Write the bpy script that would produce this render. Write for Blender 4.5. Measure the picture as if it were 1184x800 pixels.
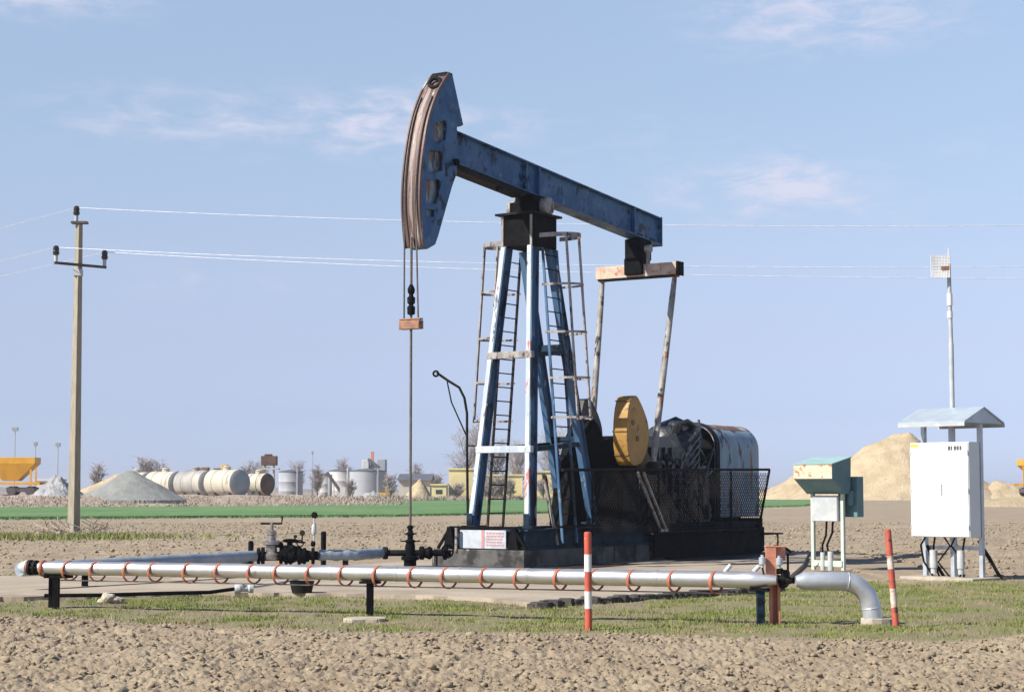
import bpy, bmesh, math, random
import numpy as np
from mathutils import Vector, Matrix, noise as mnoise
from mathutils.geometry import tessellate_polygon

random.seed(7); rng = np.random.default_rng(11)
for o in list(bpy.data.objects): bpy.data.objects.remove(o)
S = bpy.context.scene; COL = S.collection
R = math.radians

# ---------------------------------------------------------------- camera, sky, sun, exposure
F = 2160.0; EYE = 1.6; PITCH = math.atan(167/2160)
cam = bpy.data.cameras.new('camera'); co = bpy.data.objects.new('camera', cam); COL.objects.link(co)
co.location = (0, 0, EYE); co.rotation_euler = (math.pi/2 + PITCH, 0, 0)
cam.sensor_width = 36; cam.lens = 36*F/1184; cam.clip_start = .1; cam.clip_end = 9000
S.camera = co
SUN_EL = R(41); SAZ = (-.88, -.475)          # horizontal direction towards the sun
W = bpy.data.worlds.new('World'); S.world = W; W.use_nodes = True
nt = W.node_tree; N = nt.nodes; LK = nt.links; N.clear()
wo = N.new('ShaderNodeOutputWorld'); bg = N.new('ShaderNodeBackground'); LK.new(bg.outputs[0], wo.inputs[0])
sky = N.new('ShaderNodeTexSky'); sky.sky_type = 'NISHITA'; sky.sun_disc = False
sky.sun_elevation = SUN_EL; sky.sun_rotation = math.atan2(SAZ[0], SAZ[1])
sky.air_density = 1.0; sky.dust_density = .3; sky.ozone_density = 2.5; sky.altitude = 100
bg.inputs[1].default_value = .130
def wm(op, a, b=None, c=None):
    n = N.new('ShaderNodeMath'); n.operation = op
    for i, q in enumerate((a, b, c)):
        if q is None: continue
        if isinstance(q, (int, float)): n.inputs[i].default_value = q
        else: LK.new(q, n.inputs[i])
    return n.outputs[0]
tc = N.new('ShaderNodeTexCoord'); sx = N.new('ShaderNodeSeparateXYZ'); LK.new(tc.outputs['Generated'], sx.inputs[0])
az = wm('ARCTAN2', sx.outputs[0], sx.outputs[1]); el = wm('ARCSINE', sx.outputs[2])
# spring haze: the low sky stays an even pale lavender blue instead of whitening
hz = N.new('ShaderNodeMapRange'); LK.new(el, hz.inputs[0]); hz.inputs[1].default_value = 0.0; hz.inputs[2].default_value = .5
tint = N.new('ShaderNodeValToRGB'); LK.new(hz.outputs[0], tint.inputs[0])
STOPS = [(0.0032, 0.54, 0.647, 1.226), (0.0124, 0.507, 0.588, 1.102), (0.0402, 0.546, 0.567, 0.924), (0.0772, 0.713, 0.628, 0.833), (0.1235, 0.908, 0.754, 0.85), (0.1696, 1.046, 0.874, 0.897), (0.215, 1.172, 0.972, 0.95), (0.265, 1.33, 1.089, 1.037), (0.48, 0.45, 0.52, 0.72)]
rmp = tint.color_ramp
while len(rmp.elements) < len(STOPS): rmp.elements.new(.5)
for e, q in zip(rmp.elements, STOPS): e.position = q[0]/.5; e.color = (min(1, q[1]*1.05/1.5), min(1, q[2]*1.065/1.5), min(1, q[3]*1.04/1.55), 1)
mul = N.new('ShaderNodeMix'); mul.data_type = 'RGBA'; mul.blend_type = 'MULTIPLY'; mul.inputs[0].default_value = 1
LK.new(sky.outputs[0], mul.inputs[6]); LK.new(tint.outputs[0], mul.inputs[7])
# thin flat cumulus: noise stretched along the horizon, kept to a few clouds
cv = N.new('ShaderNodeCombineXYZ'); LK.new(wm('MULTIPLY', az, 14), cv.inputs[0]); LK.new(wm('MULTIPLY', el, 42), cv.inputs[1])
cn = N.new('ShaderNodeTexNoise'); cn.inputs['Scale'].default_value = 2.2; cn.inputs['Detail'].default_value = 8; cn.inputs['Roughness'].default_value = .62; cn.inputs['Distortion'].default_value = .4
LK.new(cv.outputs[0], cn.inputs['Vector'])
tot = None
for (px, py, wx, wy, s) in [(235, 140, 210, 44, .62), (445, 138, 120, 40, 1.0), (590, 142, 80, 32, .5), (895, 218, 120, 38, 1.0),
                            (965, 18, 170, 48, .8), (735, 160, 170, 50, .32), (1010, 240, 140, 36, .4), (260, 330, 190, 30, .38), (40, -10, 140, 40, .9), (1150, 180, 100, 30, .3), (760, 330, 260, 40, .18)]:
    a0 = math.atan((px-592)/F); e0 = math.atan((567-py)/F)
    dx = wm('DIVIDE', wm('SUBTRACT', az, a0), wx/F); dy = wm('DIVIDE', wm('SUBTRACT', el, e0), wy/F)
    r2 = wm('ADD', wm('MULTIPLY', dx, dx), wm('MULTIPLY', dy, dy))
    g = wm('MULTIPLY', wm('POWER', 2.718, wm('MULTIPLY', r2, -.85)), s)
    tot = g if tot is None else wm('MAXIMUM', tot, g)
dens = N.new('ShaderNodeMapRange'); dens.interpolation_type = 'SMOOTHSTEP'
LK.new(wm('MULTIPLY', tot, wm('MULTIPLY', wm('SUBTRACT', cn.outputs[0], .30), 2.3)), dens.inputs[0])
dens.inputs[1].default_value = .06; dens.inputs[2].default_value = .75; dens.inputs[3].default_value = 0; dens.inputs[4].default_value = .85
cm = N.new('ShaderNodeMix'); cm.data_type = 'RGBA'; LK.new(dens.outputs[0], cm.inputs[0]); LK.new(mul.outputs[2], cm.inputs[6])
cm.inputs[7].default_value = (3.12, 3.12, 3.75, 1)
LK.new(cm.outputs[2], bg.inputs[0])
sl = bpy.data.lights.new('sun', 'SUN'); so = bpy.data.objects.new('sun', sl); COL.objects.link(so)
sl.energy = 4.2; sl.angle = R(.53); sl.color = (1, .955, .88)
sd = Vector((SAZ[0]*math.cos(SUN_EL), SAZ[1]*math.cos(SUN_EL), math.sin(SUN_EL)))
so.rotation_euler = sd.to_track_quat('Z', 'Y').to_euler()
S.view_settings.view_transform = 'Standard'; S.view_settings.look = 'None'; S.view_settings.gamma = 1
S.view_settings.use_curve_mapping = False; S.view_settings.exposure = .88
S.render.engine = 'CYCLES'; S.cycles.max_bounces = 6

# ---------------------------------------------------------------- helpers
cp_, sp_ = math.cos(PITCH), math.sin(PITCH)
def ray(px, py):
    x = (px-592)/F; y = (400-py)/F
    return Vector((x, cp_-y*sp_, sp_+y*cp_))
def gnd(px, py, z=0):
    r = ray(px, py); t = (z-EYE)/r.z
    return Vector((r.x*t, r.y*t, z))
def at(px, py, Y):
    r = ray(px, py); t = Y/r.y
    return Vector((r.x*t, Y, EYE+r.z*t))

class MB:
    def __init__(s): s.v = []; s.f = []
    def add(s, vs, fs):
        b = len(s.v); s.v += [tuple(v) for v in vs]; s.f += [tuple(b+i for i in f) for f in fs]; return s
    def box(s, c, d, rot=None):
        c = Vector(c); h = Vector(d)/2; vs = []
        for x in (-1, 1):
            for y in (-1, 1):
                for z in (-1, 1):
                    p = Vector((x*h.x, y*h.y, z*h.z))
                    if rot is not None: p = rot @ p
                    vs.append(c+p)
        return s.add(vs, [(0, 1, 3, 2), (4, 6, 7, 5), (0, 4, 5, 1), (2, 3, 7, 6), (0, 2, 6, 4), (1, 5, 7, 3)])
    def box2(s, a, b):
        a, b = Vector(a), Vector(b)
        return s.box((a+b)/2, (abs(b.x-a.x), abs(b.y-a.y), abs(b.z-a.z)))
    def frame(s, a, b, side=None):
        d = (Vector(b)-Vector(a)).normalized()
        u = Vector(side) if side is not None else (Vector((0, 0, 1)) if abs(d.z) < .9 else Vector((1, 0, 0)))
        x = u - d*u.dot(d); x.normalize(); return d, x, d.cross(x)
    def bar(s, a, b, w, h, side=None, w2=None, h2=None):           # rectangular bar: w along side, h across
        a, b = Vector(a), Vector(b); d, x, y = s.frame(a, b, side); w2 = w2 or w; h2 = h2 or h; vs = []
        for p, ww, hh in ((a, w, h), (b, w2, h2)):
            for i, j in ((-1, -1), (1, -1), (1, 1), (-1, 1)): vs.append(p + x*(i*ww/2) + y*(j*hh/2))
        return s.add(vs, [(3, 2, 1, 0), (4, 5, 6, 7), (0, 1, 5, 4), (1, 2, 6, 5), (2, 3, 7, 6), (3, 0, 4, 7)])
    def tube(s, pts, r, n=10, cap=True, r2=None):
        pts = [Vector(p) for p in pts]; m = len(pts); rs = r if isinstance(r, (list, tuple)) else [r]*m
        if r2 is not None: rs = [r + (r2-r)*i/(m-1) for i in range(m)]
        t0 = (pts[1]-pts[0]).normalized(); x = t0.orthogonal().normalized(); vs = []
        for i, p in enumerate(pts):
            t = (pts[min(i+1, m-1)]-pts[max(i-1, 0)]).normalized()
            x = (x - t*x.dot(t)).normalized(); y = t.cross(x)
            for k in range(n):
                a = 2*math.pi*k/n; vs.append(p + (x*math.cos(a)+y*math.sin(a))*rs[i])
        fs = [(i*n+k, i*n+(k+1) % n, (i+1)*n+(k+1) % n, (i+1)*n+k) for i in range(m-1) for k in range(n)]
        if cap: fs += [tuple(range(n-1, -1, -1)), tuple((m-1)*n+k for k in range(n))]
        return s.add(vs, fs)
    def lathe(s, prof, o, ax=(0, 0, 1), n=18):                      # prof: (radius, height)
        o = Vector(o); d = Vector(ax).normalized(); x = d.orthogonal().normalized(); y = d.cross(x); vs = []
        for r, h in prof:
            for k in range(n):
                a = 2*math.pi*k/n; vs.append(o + d*h + (x*math.cos(a)+y*math.sin(a))*max(r, 1e-4))
        m = len(prof)
        fs = [(i*n+k, i*n+(k+1) % n, (i+1)*n+(k+1) % n, (i+1)*n+k) for i in range(m-1) for k in range(n)]
        fs += [tuple(range(n-1, -1, -1)), tuple((m-1)*n+k for k in range(n))]
        return s.add(vs, fs)
    def torus(s, c, ax, R1, r, n=24, m=8, sq=1.0, arc=(0, 2*math.pi)):
        c = Vector(c); d = Vector(ax).normalized(); x = d.orthogonal().normalized(); y = d.cross(x); vs = []
        for i in range(n):
            a = 2*math.pi*i/n; e = x*math.cos(a)+y*math.sin(a)
            for k in range(m):
                b = 2*math.pi*k/m; vs.append(c + e*(R1+r*math.cos(b)) + d*(r*sq*math.sin(b)))
        return s.add(vs, [(i*m+k, ((i+1) % n)*m+k, ((i+1) % n)*m+(k+1) % m, i*m+(k+1) % m) for i in range(n) for k in range(m)])
    def prism(s, outer, holes, M, t0, t1):                          # 2-D polygon with holes, thickness t0..t1; M maps (a, b, t) to a point
        loops = [outer]+list(holes); flat = [p for l in loops for p in l]; n = len(flat)
        tri = tessellate_polygon([[Vector((p[0], p[1], 0)) for p in l] for l in loops])
        vs = [M(p[0], p[1], t0) for p in flat] + [M(p[0], p[1], t1) for p in flat]
        fs = [tuple(t) for t in tri] + [tuple(n+i for i in reversed(t)) for t in tri]
        b = 0
        for l in loops:
            k = len(l)
            for i in range(k): fs.append((b+i, b+(i+1) % k, n+b+(i+1) % k, n+b+i))
            b += k
        return s.add(vs, fs)
    def blob(s, c, d, seed=0, amp=.2, sub=2, freq=2.):
        bm = bmesh.new(); bmesh.ops.create_icosphere(bm, subdivisions=sub, radius=1)
        vs = []
        for v in bm.verts:
            k = 1 + amp*mnoise.noise(v.co*freq + Vector((seed*3.7, seed*1.3, 0)))
            vs.append(Vector(c) + Vector((v.co.x*d[0]*k, v.co.y*d[1]*k, v.co.z*d[2]*k)))
        fs = [tuple(v.index for v in f.verts) for f in bm.faces]; bm.free()
        return s.add(vs, fs)
    def build(s, name, mat, parent=None, smooth=False, bevel=0, loc=None):
        me = bpy.data.meshes.new(name); me.from_pydata(s.v, [], s.f)
        bm = bmesh.new(); bm.from_mesh(me); bmesh.ops.recalc_face_normals(bm, faces=bm.faces); bm.to_mesh(me); bm.free()
        me.materials.append(mat); o = bpy.data.objects.new(name, me); COL.objects.link(o)
        if smooth:
            me.polygons.foreach_set('use_smooth', [True]*len(me.polygons))
            try: me.set_sharp_from_angle(angle=R(38))
            except Exception: pass
        if bevel:
            b = o.modifiers.new('bevel', 'BEVEL'); b.width = bevel; b.segments = 2; b.limit_method = 'ANGLE'; b.angle_limit = R(40)
        if parent is not None: o.parent = parent
        if loc is not None: o.location = loc
        return o
def tag(o, label=None, cat=None, group=None, kind=None):
    if label: o['label'] = label
    if cat: o['category'] = cat
    if group: o['group'] = group
    if kind: o['kind'] = kind
    return o
def thing(name, label, cat, loc=(0, 0, 0), rotz=0, group=None):
    o = bpy.data.objects.new(name, None); COL.objects.link(o); o.empty_display_size = .2
    o.location = loc; o.rotation_euler = (0, 0, rotz); return tag(o, label, cat, group)
def npmesh(name, verts, faces, mat, k):
    me = bpy.data.meshes.new(name); nv = len(verts); nf = len(faces)
    me.vertices.add(nv); me.vertices.foreach_set('co', np.asarray(verts, np.float32).ravel())
    me.loops.add(nf*k); me.loops.foreach_set('vertex_index', np.asarray(faces, np.int32).ravel())
    me.polygons.add(nf); me.polygons.foreach_set('loop_start', np.arange(nf, dtype=np.int32)*k)
    me.update(calc_edges=True); me.materials.append(mat)
    o = bpy.data.objects.new(name, me); COL.objects.link(o); return o

# ---------------------------------------------------------------- materials
def mat(name, c1, c2=None, scale=4, rough=.65, metal=0, bump=0, bscale=None, spots=(), stretch=(1, 1, 1), lo=.38, hi=.62, attr=None, spec=.4, coord='Object', rvar=0):
    m = bpy.data.materials.new(name); m.use_nodes = True; t = m.node_tree; n = t.nodes; l = t.links
    b = n['Principled BSDF']; b.inputs['Roughness'].default_value = rough; b.inputs['Metallic'].default_value = metal
    b.inputs['Specular IOR Level'].default_value = spec
    tc = n.new('ShaderNodeTexCoord'); mp = n.new('ShaderNodeMapping'); mp.inputs['Scale'].default_value = stretch
    l.new(tc.outputs[coord], mp.inputs['Vector'])
    def nz(sc, det=5, off=0, ro=.6):
        q = n.new('ShaderNodeTexNoise'); q.inputs['Scale'].default_value = sc; q.inputs['Detail'].default_value = det; q.inputs['Roughness'].default_value = ro
        if off:
            a = n.new('ShaderNodeVectorMath'); a.inputs[1].default_value = (off, off*1.7, off*.6); l.new(mp.outputs[0], a.inputs[0]); l.new(a.outputs[0], q.inputs['Vector'])
        else: l.new(mp.outputs[0], q.inputs['Vector'])
        return q.outputs[0]
    def rg(src, a, bb):
        q = n.new('ShaderNodeMapRange'); q.interpolation_type = 'SMOOTHSTEP'; q.inputs[1].default_value = a; q.inputs[2].default_value = bb; l.new(src, q.inputs[0]); return q.outputs[0]
    def mx(f, A, B):
        q = n.new('ShaderNodeMix'); q.data_type = 'RGBA'
        l.new(f, q.inputs[0])
        for i, x in ((6, A), (7, B)):
            if isinstance(x, tuple): q.inputs[i].default_value = (*x, 1)
            else: l.new(x, q.inputs[i])
        return q.outputs[2]
    c2 = c2 or tuple(x*.75 for x in c1)
    col = mx(rg(nz(scale), lo, hi), c1, c2)
    for i, (c, sc, th, soft) in enumerate(spots):
        col = mx(rg(nz(sc, 6, 11.3+7*i, .65), th, th+soft), col, c)
    if attr:
        at_ = n.new('ShaderNodeAttribute'); at_.attribute_name = attr[0]
        c_b = mx(rg(nz(attr[3], 6, 31.), .35, .65), attr[1], attr[2]); col = mx(at_.outputs['Fac'], col, c_b)
    l.new(col, b.inputs['Base Color'])
    if rvar: 
        q = n.new('ShaderNodeMapRange'); l.new(nz(scale*1.7, 4, 3.), q.inputs[0]); q.inputs[1].default_value = .3; q.inputs[2].default_value = .7
        q.inputs[3].default_value = max(rough-rvar, .1); q.inputs[4].default_value = min(rough+rvar, 1); l.new(q.outputs[0], b.inputs['Roughness'])
    if bump:
        bp = n.new('ShaderNodeBump'); bp.inputs['Strength'].default_value = 1; bp.inputs['Distance'].default_value = bump
        l.new(nz(bscale or scale*4, 6, 5.), bp.inputs['Height']); l.new(bp.outputs[0], b.inputs['Normal'])
    return m
RUST = (.19, .075, .035); DRUST = (.085, .045, .03); OIL = (.012, .012, .014)
M = {}
M['blue'] = mat('worn_blue_paint', (.03, .092, .20), (.058, .135, .255), 2.2, .5, bump=.004, bscale=30, stretch=(1, 1, .8),
                spots=[((.13, .20, .28), 3.5, .57, .12), ((.012, .02, .034), 2.6, .55, .08), (DRUST, 6, .65, .06), ((.006, .007, .008), 1.3, .59, .1)], rvar=.12, spec=.2)
M['leg'] = mat('faded_blue_white_paint', (.48, .51, .53), (.36, .41, .46), 3, .5, bump=.003, bscale=30, stretch=(1, 1, .35),
               spots=[((.46, .14, .10), 4, .61, .05), ((.06, .075, .10), 4, .57, .08), (RUST, 9, .64, .05), ((.58, .60, .60), 5, .60, .06)], rvar=.1)
M['legblue'] = mat('worn_dark_blue_leg', (.045, .10, .185), (.08, .15, .25), 3, .5, bump=.003, bscale=30, stretch=(1, 1, .35), spots=[((.022, .028, .038), 2.0, .53, .08), ((.25, .30, .34), 5, .61, .06), (DRUST, 7, .66, .05)], rvar=.1, spec=.2)
M['pale'] = mat('flaking_pale_paint', (.34, .32, .29), (.22, .20, .18), 6, .6, bump=.004, bscale=40, stretch=(1, 1, .5),
                spots=[(RUST, 5, .57, .06), ((.035, .03, .028), 7, .56, .06)])
M['cream'] = mat('cream_red_paint', (.50, .42, .31), (.44, .28, .20), 4, .55, bump=.004, bscale=40, spots=[((.38, .11, .06), 5, .55, .08), ((.10, .05, .03), 9, .66, .05)])
M['arc'] = mat('polished_rust', (.085, .046, .036), (.14, .085, .07), 3, .5, .2, bump=.004, bscale=25, stretch=(.6, 5, .12), spots=[((.46, .43, .41), 3.2, .58, .06), (DRUST, 3.5, .56, .1)])
M['oil'] = mat('oily_black_metal', (.0035, .004, .005), (.007, .007, .0075), 3, .7, bump=.006, bscale=12, spots=[((.028, .02, .013), 4, .62, .08), ((.04, .048, .053), 6, .69, .05)], rvar=.1, spec=.06)
M['grime'] = mat('grimy_dark_metal', (.010, .010, .011), (.022, .019, .017), 3, .65, bump=.008, bscale=10, spots=[((.065, .042, .025), 3, .60, .1), ((.006, .006, .007), 2, .55, .1)], spec=.08)
M['skid'] = mat('dark_blue_grimy_paint', (.011, .024, .04), (.02, .04, .062), 2.5, .6, bump=.004, bscale=20, spots=[((.006, .006, .007), 1.5, .53, .1), ((.09, .07, .05), 6, .67, .06)], rvar=.1, spec=.08)
M['black'] = mat('black_paint', (.004, .004, .005), (.008, .008, .008), 6, .7, bump=.003, spec=.06)
M['yellow'] = mat('ochre_yellow_paint', (.42, .235, .05), (.34, .18, .035), 2.5, .55, bump=.004, bscale=20, spots=[((.12, .06, .03), 4, .58, .12), ((.04, .03, .02), 9, .68, .05), ((.25, .13, .035), 1.6, .55, .15)])
M['brown'] = mat('rusty_brown_metal', (.13, .075, .04), (.2, .12, .05), 3, .6, bump=.006, spots=[(OIL, 3, .56, .1)])
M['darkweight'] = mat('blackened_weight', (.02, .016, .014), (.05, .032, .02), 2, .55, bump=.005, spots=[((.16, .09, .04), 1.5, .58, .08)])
M['hood'] = mat('weathered_hood_sheet', (.18, .27, .335), (.25, .335, .39), 2, .55, bump=.006, bscale=7, stretch=(1, 1, .3),
                spots=[((.20, .09, .05), 2.0, .56, .07), ((.38, .36, .34), 3.2, .60, .06), ((.02, .02, .024), 2.6, .52, .08)])
M['steel'] = mat('bare_steel', (.34, .33, .32), (.22, .2, .19), 5, .4, .6)
M['cable'] = mat('wire_rope', (.10, .085, .075), (.16, .13, .11), 20, .6, .3)
M['carrier'] = mat('rusty_carrier', (.33, .16, .085), (.20, .10, .06), 7, .6, bump=.004, spots=[(OIL, 8, .6, .08)])
M['concrete'] = mat('grey_concrete', (.115, .108, .098), (.075, .072, .066), 2.5, .9, bump=.01, bscale=18, spots=[((.03, .028, .026), 1.1, .48, .12), ((.28, .265, .24), 3, .64, .06)])
M['footing'] = mat('pale_concrete', (.42, .37, .29), (.34, .29, .22), 4, .9, bump=.01, bscale=25)
M['padm'] = mat('dusty_concrete_pad', (.385, .32, .24), (.32, .26, .19), .7, .95, bump=.012, bscale=9, spots=[((.27, .215, .16), .5, .54, .1), ((.10, .085, .07), .22, .62, .1)])
M['pipe'] = mat('bright_pipe_jacket', (.70, .69, .67), (.62, .61, .59), 3, .33, .78, bump=.002, bscale=14, stretch=(.5, 1, 1), spots=[((.42, .36, .30), 4, .66, .06)], rvar=.08, spec=.5)
M['pipe2'] = mat('silver_painted_pipe', (.56, .58, .60), (.46, .49, .51), 4, .40, .5, bump=.002, bscale=20, spec=.5)
M['wrap'] = mat('blue_grey_foil_wrap', (.22, .27, .32), (.30, .35, .39), 2, .5, .1, bump=.02, bscale=6, spots=[((.12, .14, .17), 3, .66, .06)])
M['orange'] = mat('orange_red_band', (.42, .125, .065), (.30, .09, .05), 8, .6, bump=.003, spots=[((.12, .05, .03), 9, .66, .06)])
M['salmon'] = mat('faded_orange_paint', (.58, .235, .14), (.46, .18, .11), 5, .6, bump=.003, spots=[((.55, .42, .36), 6, .62, .06), (DRUST, 8, .68, .05)])
M['red'] = mat('signal_red_paint', (.54, .095, .05), (.43, .08, .045), 9, .6, spots=[((.28, .12, .08), 12, .62, .06), ((.5, .3, .24), 15, .66, .05)])
M['white'] = mat('white_paint', (.74, .71, .66), (.66, .63, .58), 6, .55, spots=[((.42, .31, .23), 11, .66, .06)])
M['wornred'] = mat('worn_red_post', (.48, .10, .06), (.36, .075, .05), 9, .65, bump=.004, spots=[((.06, .035, .03), 8, .58, .05), ((.6, .5, .42), 10, .66, .05)])
M['wornwhite'] = mat('worn_white_post', (.62, .54, .45), (.5, .40, .32), 9, .65, bump=.004, spots=[((.35, .14, .09), 8, .58, .06)])
M['cab'] = mat('white_cabinet_paint', (.72, .72, .72), (.69, .69, .695), 1.5, .42)
M['galv'] = mat('galvanised_steel', (.50, .53, .55), (.42, .45, .48), 7, .42, .45, bump=.001)
M['roof'] = mat('galvanised_roof_sheet', (.46, .52, .56), (.40, .46, .50), 3, .4, .3)
M['teal'] = mat('teal_green_paint', (.10, .205, .215), (.085, .17, .18), 3, .5)
M['mint'] = mat('pale_mint_paint', (.30, .44, .42), (.26, .39, .37), 3, .5, spots=[((.45, .35, .16), 5, .66, .05)])
M['hoodfront'] = mat('cream_rust_spotted_paint', (.52, .50, .36), (.47, .44, .32), 4, .55, spots=[((.42, .15, .035), 7, .55, .05), ((.16, .07, .04), 11, .63, .05)])
M['lightgrey'] = mat('light_grey_paint', (.46, .47, .46), (.38, .40, .40), 4, .5)
M['palegreen'] = mat('pale_green_post', (.50, .56, .48), (.42, .48, .40), 5, .55)
M['yell'] = mat('yellow_sticker', (.80, .62, .06), None, 6, .5)
M['label'] = mat('dark_print', (.06, .06, .065), (.1, .1, .1), 60, .6)
M['pink'] = mat('faded_red_print', (.50, .25, .23), (.46, .2, .19), 30, .6)
M['signw'] = mat('weathered_sign_white', (.46, .49, .52), (.38, .40, .42), 5, .55, spots=[((.4, .3, .25), 6, .70, .05)])
M['polec'] = mat('weathered_pole_concrete', (.34, .295, .215), (.27, .235, .175), 3, .9, bump=.006, stretch=(3, 3, .5))
M['ins'] = mat('brown_glazed_porcelain', (.035, .022, .018), None, 5, .2)
M['wire'] = mat('aluminium_wire', (.6, .61, .63), None, 4, .4, .2)
M['hopper'] = mat('yellow_wagon_paint', (.66, .33, .02), (.58, .28, .02), .9, .5, spots=[((.30, .17, .05), 1.5, .66, .08)])
M['bogie'] = mat('dusty_bogie_steel', (.10, .08, .07), (.06, .05, .045), 2, .7)
M['gravelg'] = mat('grey_green_gravel', (.25, .25, .225), (.20, .205, .19), 1.2, .95, bump=.08, bscale=6)
M['gravell'] = mat('light_grey_gravel', (.36, .355, .345), (.26, .26, .255), .8, .95, bump=.15, bscale=3)
M['sand'] = mat('tan_sand', (.46, .365, .225), (.38, .295, .175), .35, .95, bump=.2, bscale=2.5, spots=[((.28, .22, .15), .5, .62, .08)])
M['tank'] = mat('dusty_cream_tank', (.52, .47, .36), (.44, .40, .32), .6, .6, spots=[((.28, .25, .21), .7, .60, .08)], stretch=(1, 1, .5))
M['tankend'] = mat('grey_tank_end', (.30, .31, .33), (.24, .25, .27), .6, .6)  # shade of the wagon ends put into this grey; bands and lamp heads share it
M['silo'] = mat('grey_silo_steel', (.36, .37, .39), (.30, .31, .33), .25, .6, stretch=(1, 1, .2), spots=[((.30, .25, .22), .4, .60, .1)])
M['silow'] = mat('pale_silo_steel', (.56, .54, .51), (.48, .46, .44), .25, .6, stretch=(1, 1, .3))
M['darkr'] = mat('dark_roofing', (.11, .115, .13), None, .5, .7)
M['wallp'] = mat('pale_shed_wall', (.46, .43, .38), (.40, .37, .33), .3, .9)
M['wally'] = mat('yellow_plaster', (.72, .60, .30), (.62, .50, .26), .3, .9)
M['glass'] = mat('dark_window_glass', (.04, .045, .05), None, 1, .15)
M['loader'] = mat('machine_yellow', (.70, .42, .03), None, 1, .5)
M['rustbox'] = mat('rusty_bin', (.14, .07, .045), (.07, .045, .035), .9, .8)
M['bark'] = mat('grey_brown_bark', (.20, .165, .14), (.15, .12, .105), 2, .9)
M['twig'] = mat('bare_twigs', (.31, .265, .235), (.24, .20, .18), .4, .9)
M['weed'] = mat('dry_brown_weeds', (.40, .325, .25), (.32, .25, .195), .6, .95)
M['straw'] = mat('dry_straw', (.42, .34, .21), (.33, .26, .16), 3, .95)
M['crop'] = mat('green_winter_crop', (.085, .18, .05), (.12, .215, .065), .12, .85, bump=.15, bscale=2.5, stretch=(1, .35, 1), spots=[((.16, .205, .085), .09, .56, .12), ((.075, .15, .045), .5, .56, .1), ((.22, .2, .11), .35, .68, .06)])
M['grass'] = mat('spring_grass', (.145, .19, .036), (.20, .23, .052), .9, .8, spots=[((.285, .235, .115), .9, .52, .10), ((.245, .19, .105), 2.2, .55, .1)], coord='Object')
M['clod'] = mat('dry_soil_clods', (.31, .245, .163), (.24, .185, .122), 2.2, .98, bump=.014, bscale=40, spots=[((.34, .275, .19), 5, .58, .1)])
M['ground'] = mat('ploughed_soil', (.31, .245, .163), (.26, .20, .132), .8, .98, bump=.022, bscale=22, spots=[((.36, .29, .195), .15, .56, .12), ((.22, .165, .108), .42, .56, .12), ((.20, .15, .10), 3.5, .60, .1), ((.37, .305, .215), 9, .60, .08)],
                  attr=('grassy', (.17, .165, .065), (.225, .172, .108), 1.3))
M['asph'] = mat('broken_dark_edge', (.085, .075, .065), (.05, .045, .04), 4, .95, bump=.01)
M['rusttop'] = mat('rust_streaked_top', (.20, .10, .06), (.12, .07, .05), 2, .65, spots=[((.40, .37, .33), 1.6, .52, .06), ((.30, .13, .05), 3, .60, .06), ((.16, .23, .28), 2.4, .58, .06)])
M['tankmid'] = mat('dirty_grey_cream_tank', (.42, .38, .31), (.27, .26, .25), .5, .6, spots=[((.24, .235, .24), .6, .52, .1)], stretch=(1, 1, .5))
M['oilwet'] = mat('wet_oily_casting', (.012, .014, .017), (.03, .034, .038), 4, .34, bump=.012, bscale=9, spots=[((.05, .036, .024), 3, .58, .08), ((.09, .105, .115), 5, .62, .06)], spec=.5, rvar=.12)
M['worn'] = mat('cable_worn_steel', (.27, .215, .19), (.17, .115, .095), 3, .55, .1, stretch=(1, 3, .25), spots=[((.10, .06, .05), 3, .52, .08), ((.42, .39, .37), 4, .62, .05)])
M['stain'] = mat('oil_soaked_concrete', (.022, .019, .016), (.05, .042, .034), 2.5, .7, spots=[((.14, .115, .09), 2, .60, .08)], spec=.15)
M['stone'] = mat('pale_stone', (.48, .43, .34), (.36, .31, .24), 6, .9, bump=.02, bscale=12)

# ---------------------------------------------------------------- ground
def vnoise(x, y, seed=0):
    xi = np.floor(x).astype(np.int64); yi = np.floor(y).astype(np.int64); fx = x-xi; fy = y-yi
    def h(a, b):
        n = (a*374761393 + b*668265263 + seed*974634777) & 0x7fffffff
        n = ((n ^ (n >> 13))*1274126177) & 0x7fffffff
        return ((n ^ (n >> 16)) & 0xffff)/65535.
    sx = fx*fx*(3-2*fx); sy = fy*fy*(3-2*fy)
    return (h(xi, yi)*(1-sx)+h(xi+1, yi)*sx)*(1-sy) + (h(xi, yi+1)*(1-sx)+h(xi+1, yi+1)*sx)*sy
def fbm(x, y, o=4, seed=0):
    s = 0; a = .5
    for i in range(o): s = s + a*vnoise(x*2**i, y*2**i, seed+i*17); a *= .5
    return s
def clod_edge(x): return np.interp(x, [-14, -6.55, -4, -1.86, .9, 2.6, 5.43, 10], [26.5, 24.1, 22.3, 21.2, 20.9, 20.5, 19.9, 19.2]) + 1.1*(fbm(x*.9, x*0+3.3, 3, 5)-.5)
PADF = [gnd(*p) for p in ((-120, 696), (0, 694), (100, 691), (250, 688), (400, 690), (560, 694), (620, 702), (700, 696), (780, 690), (890, 683))]
def pad_edge(x): return np.interp(x, [p.x for p in PADF], [p.y for p in PADF])
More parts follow.
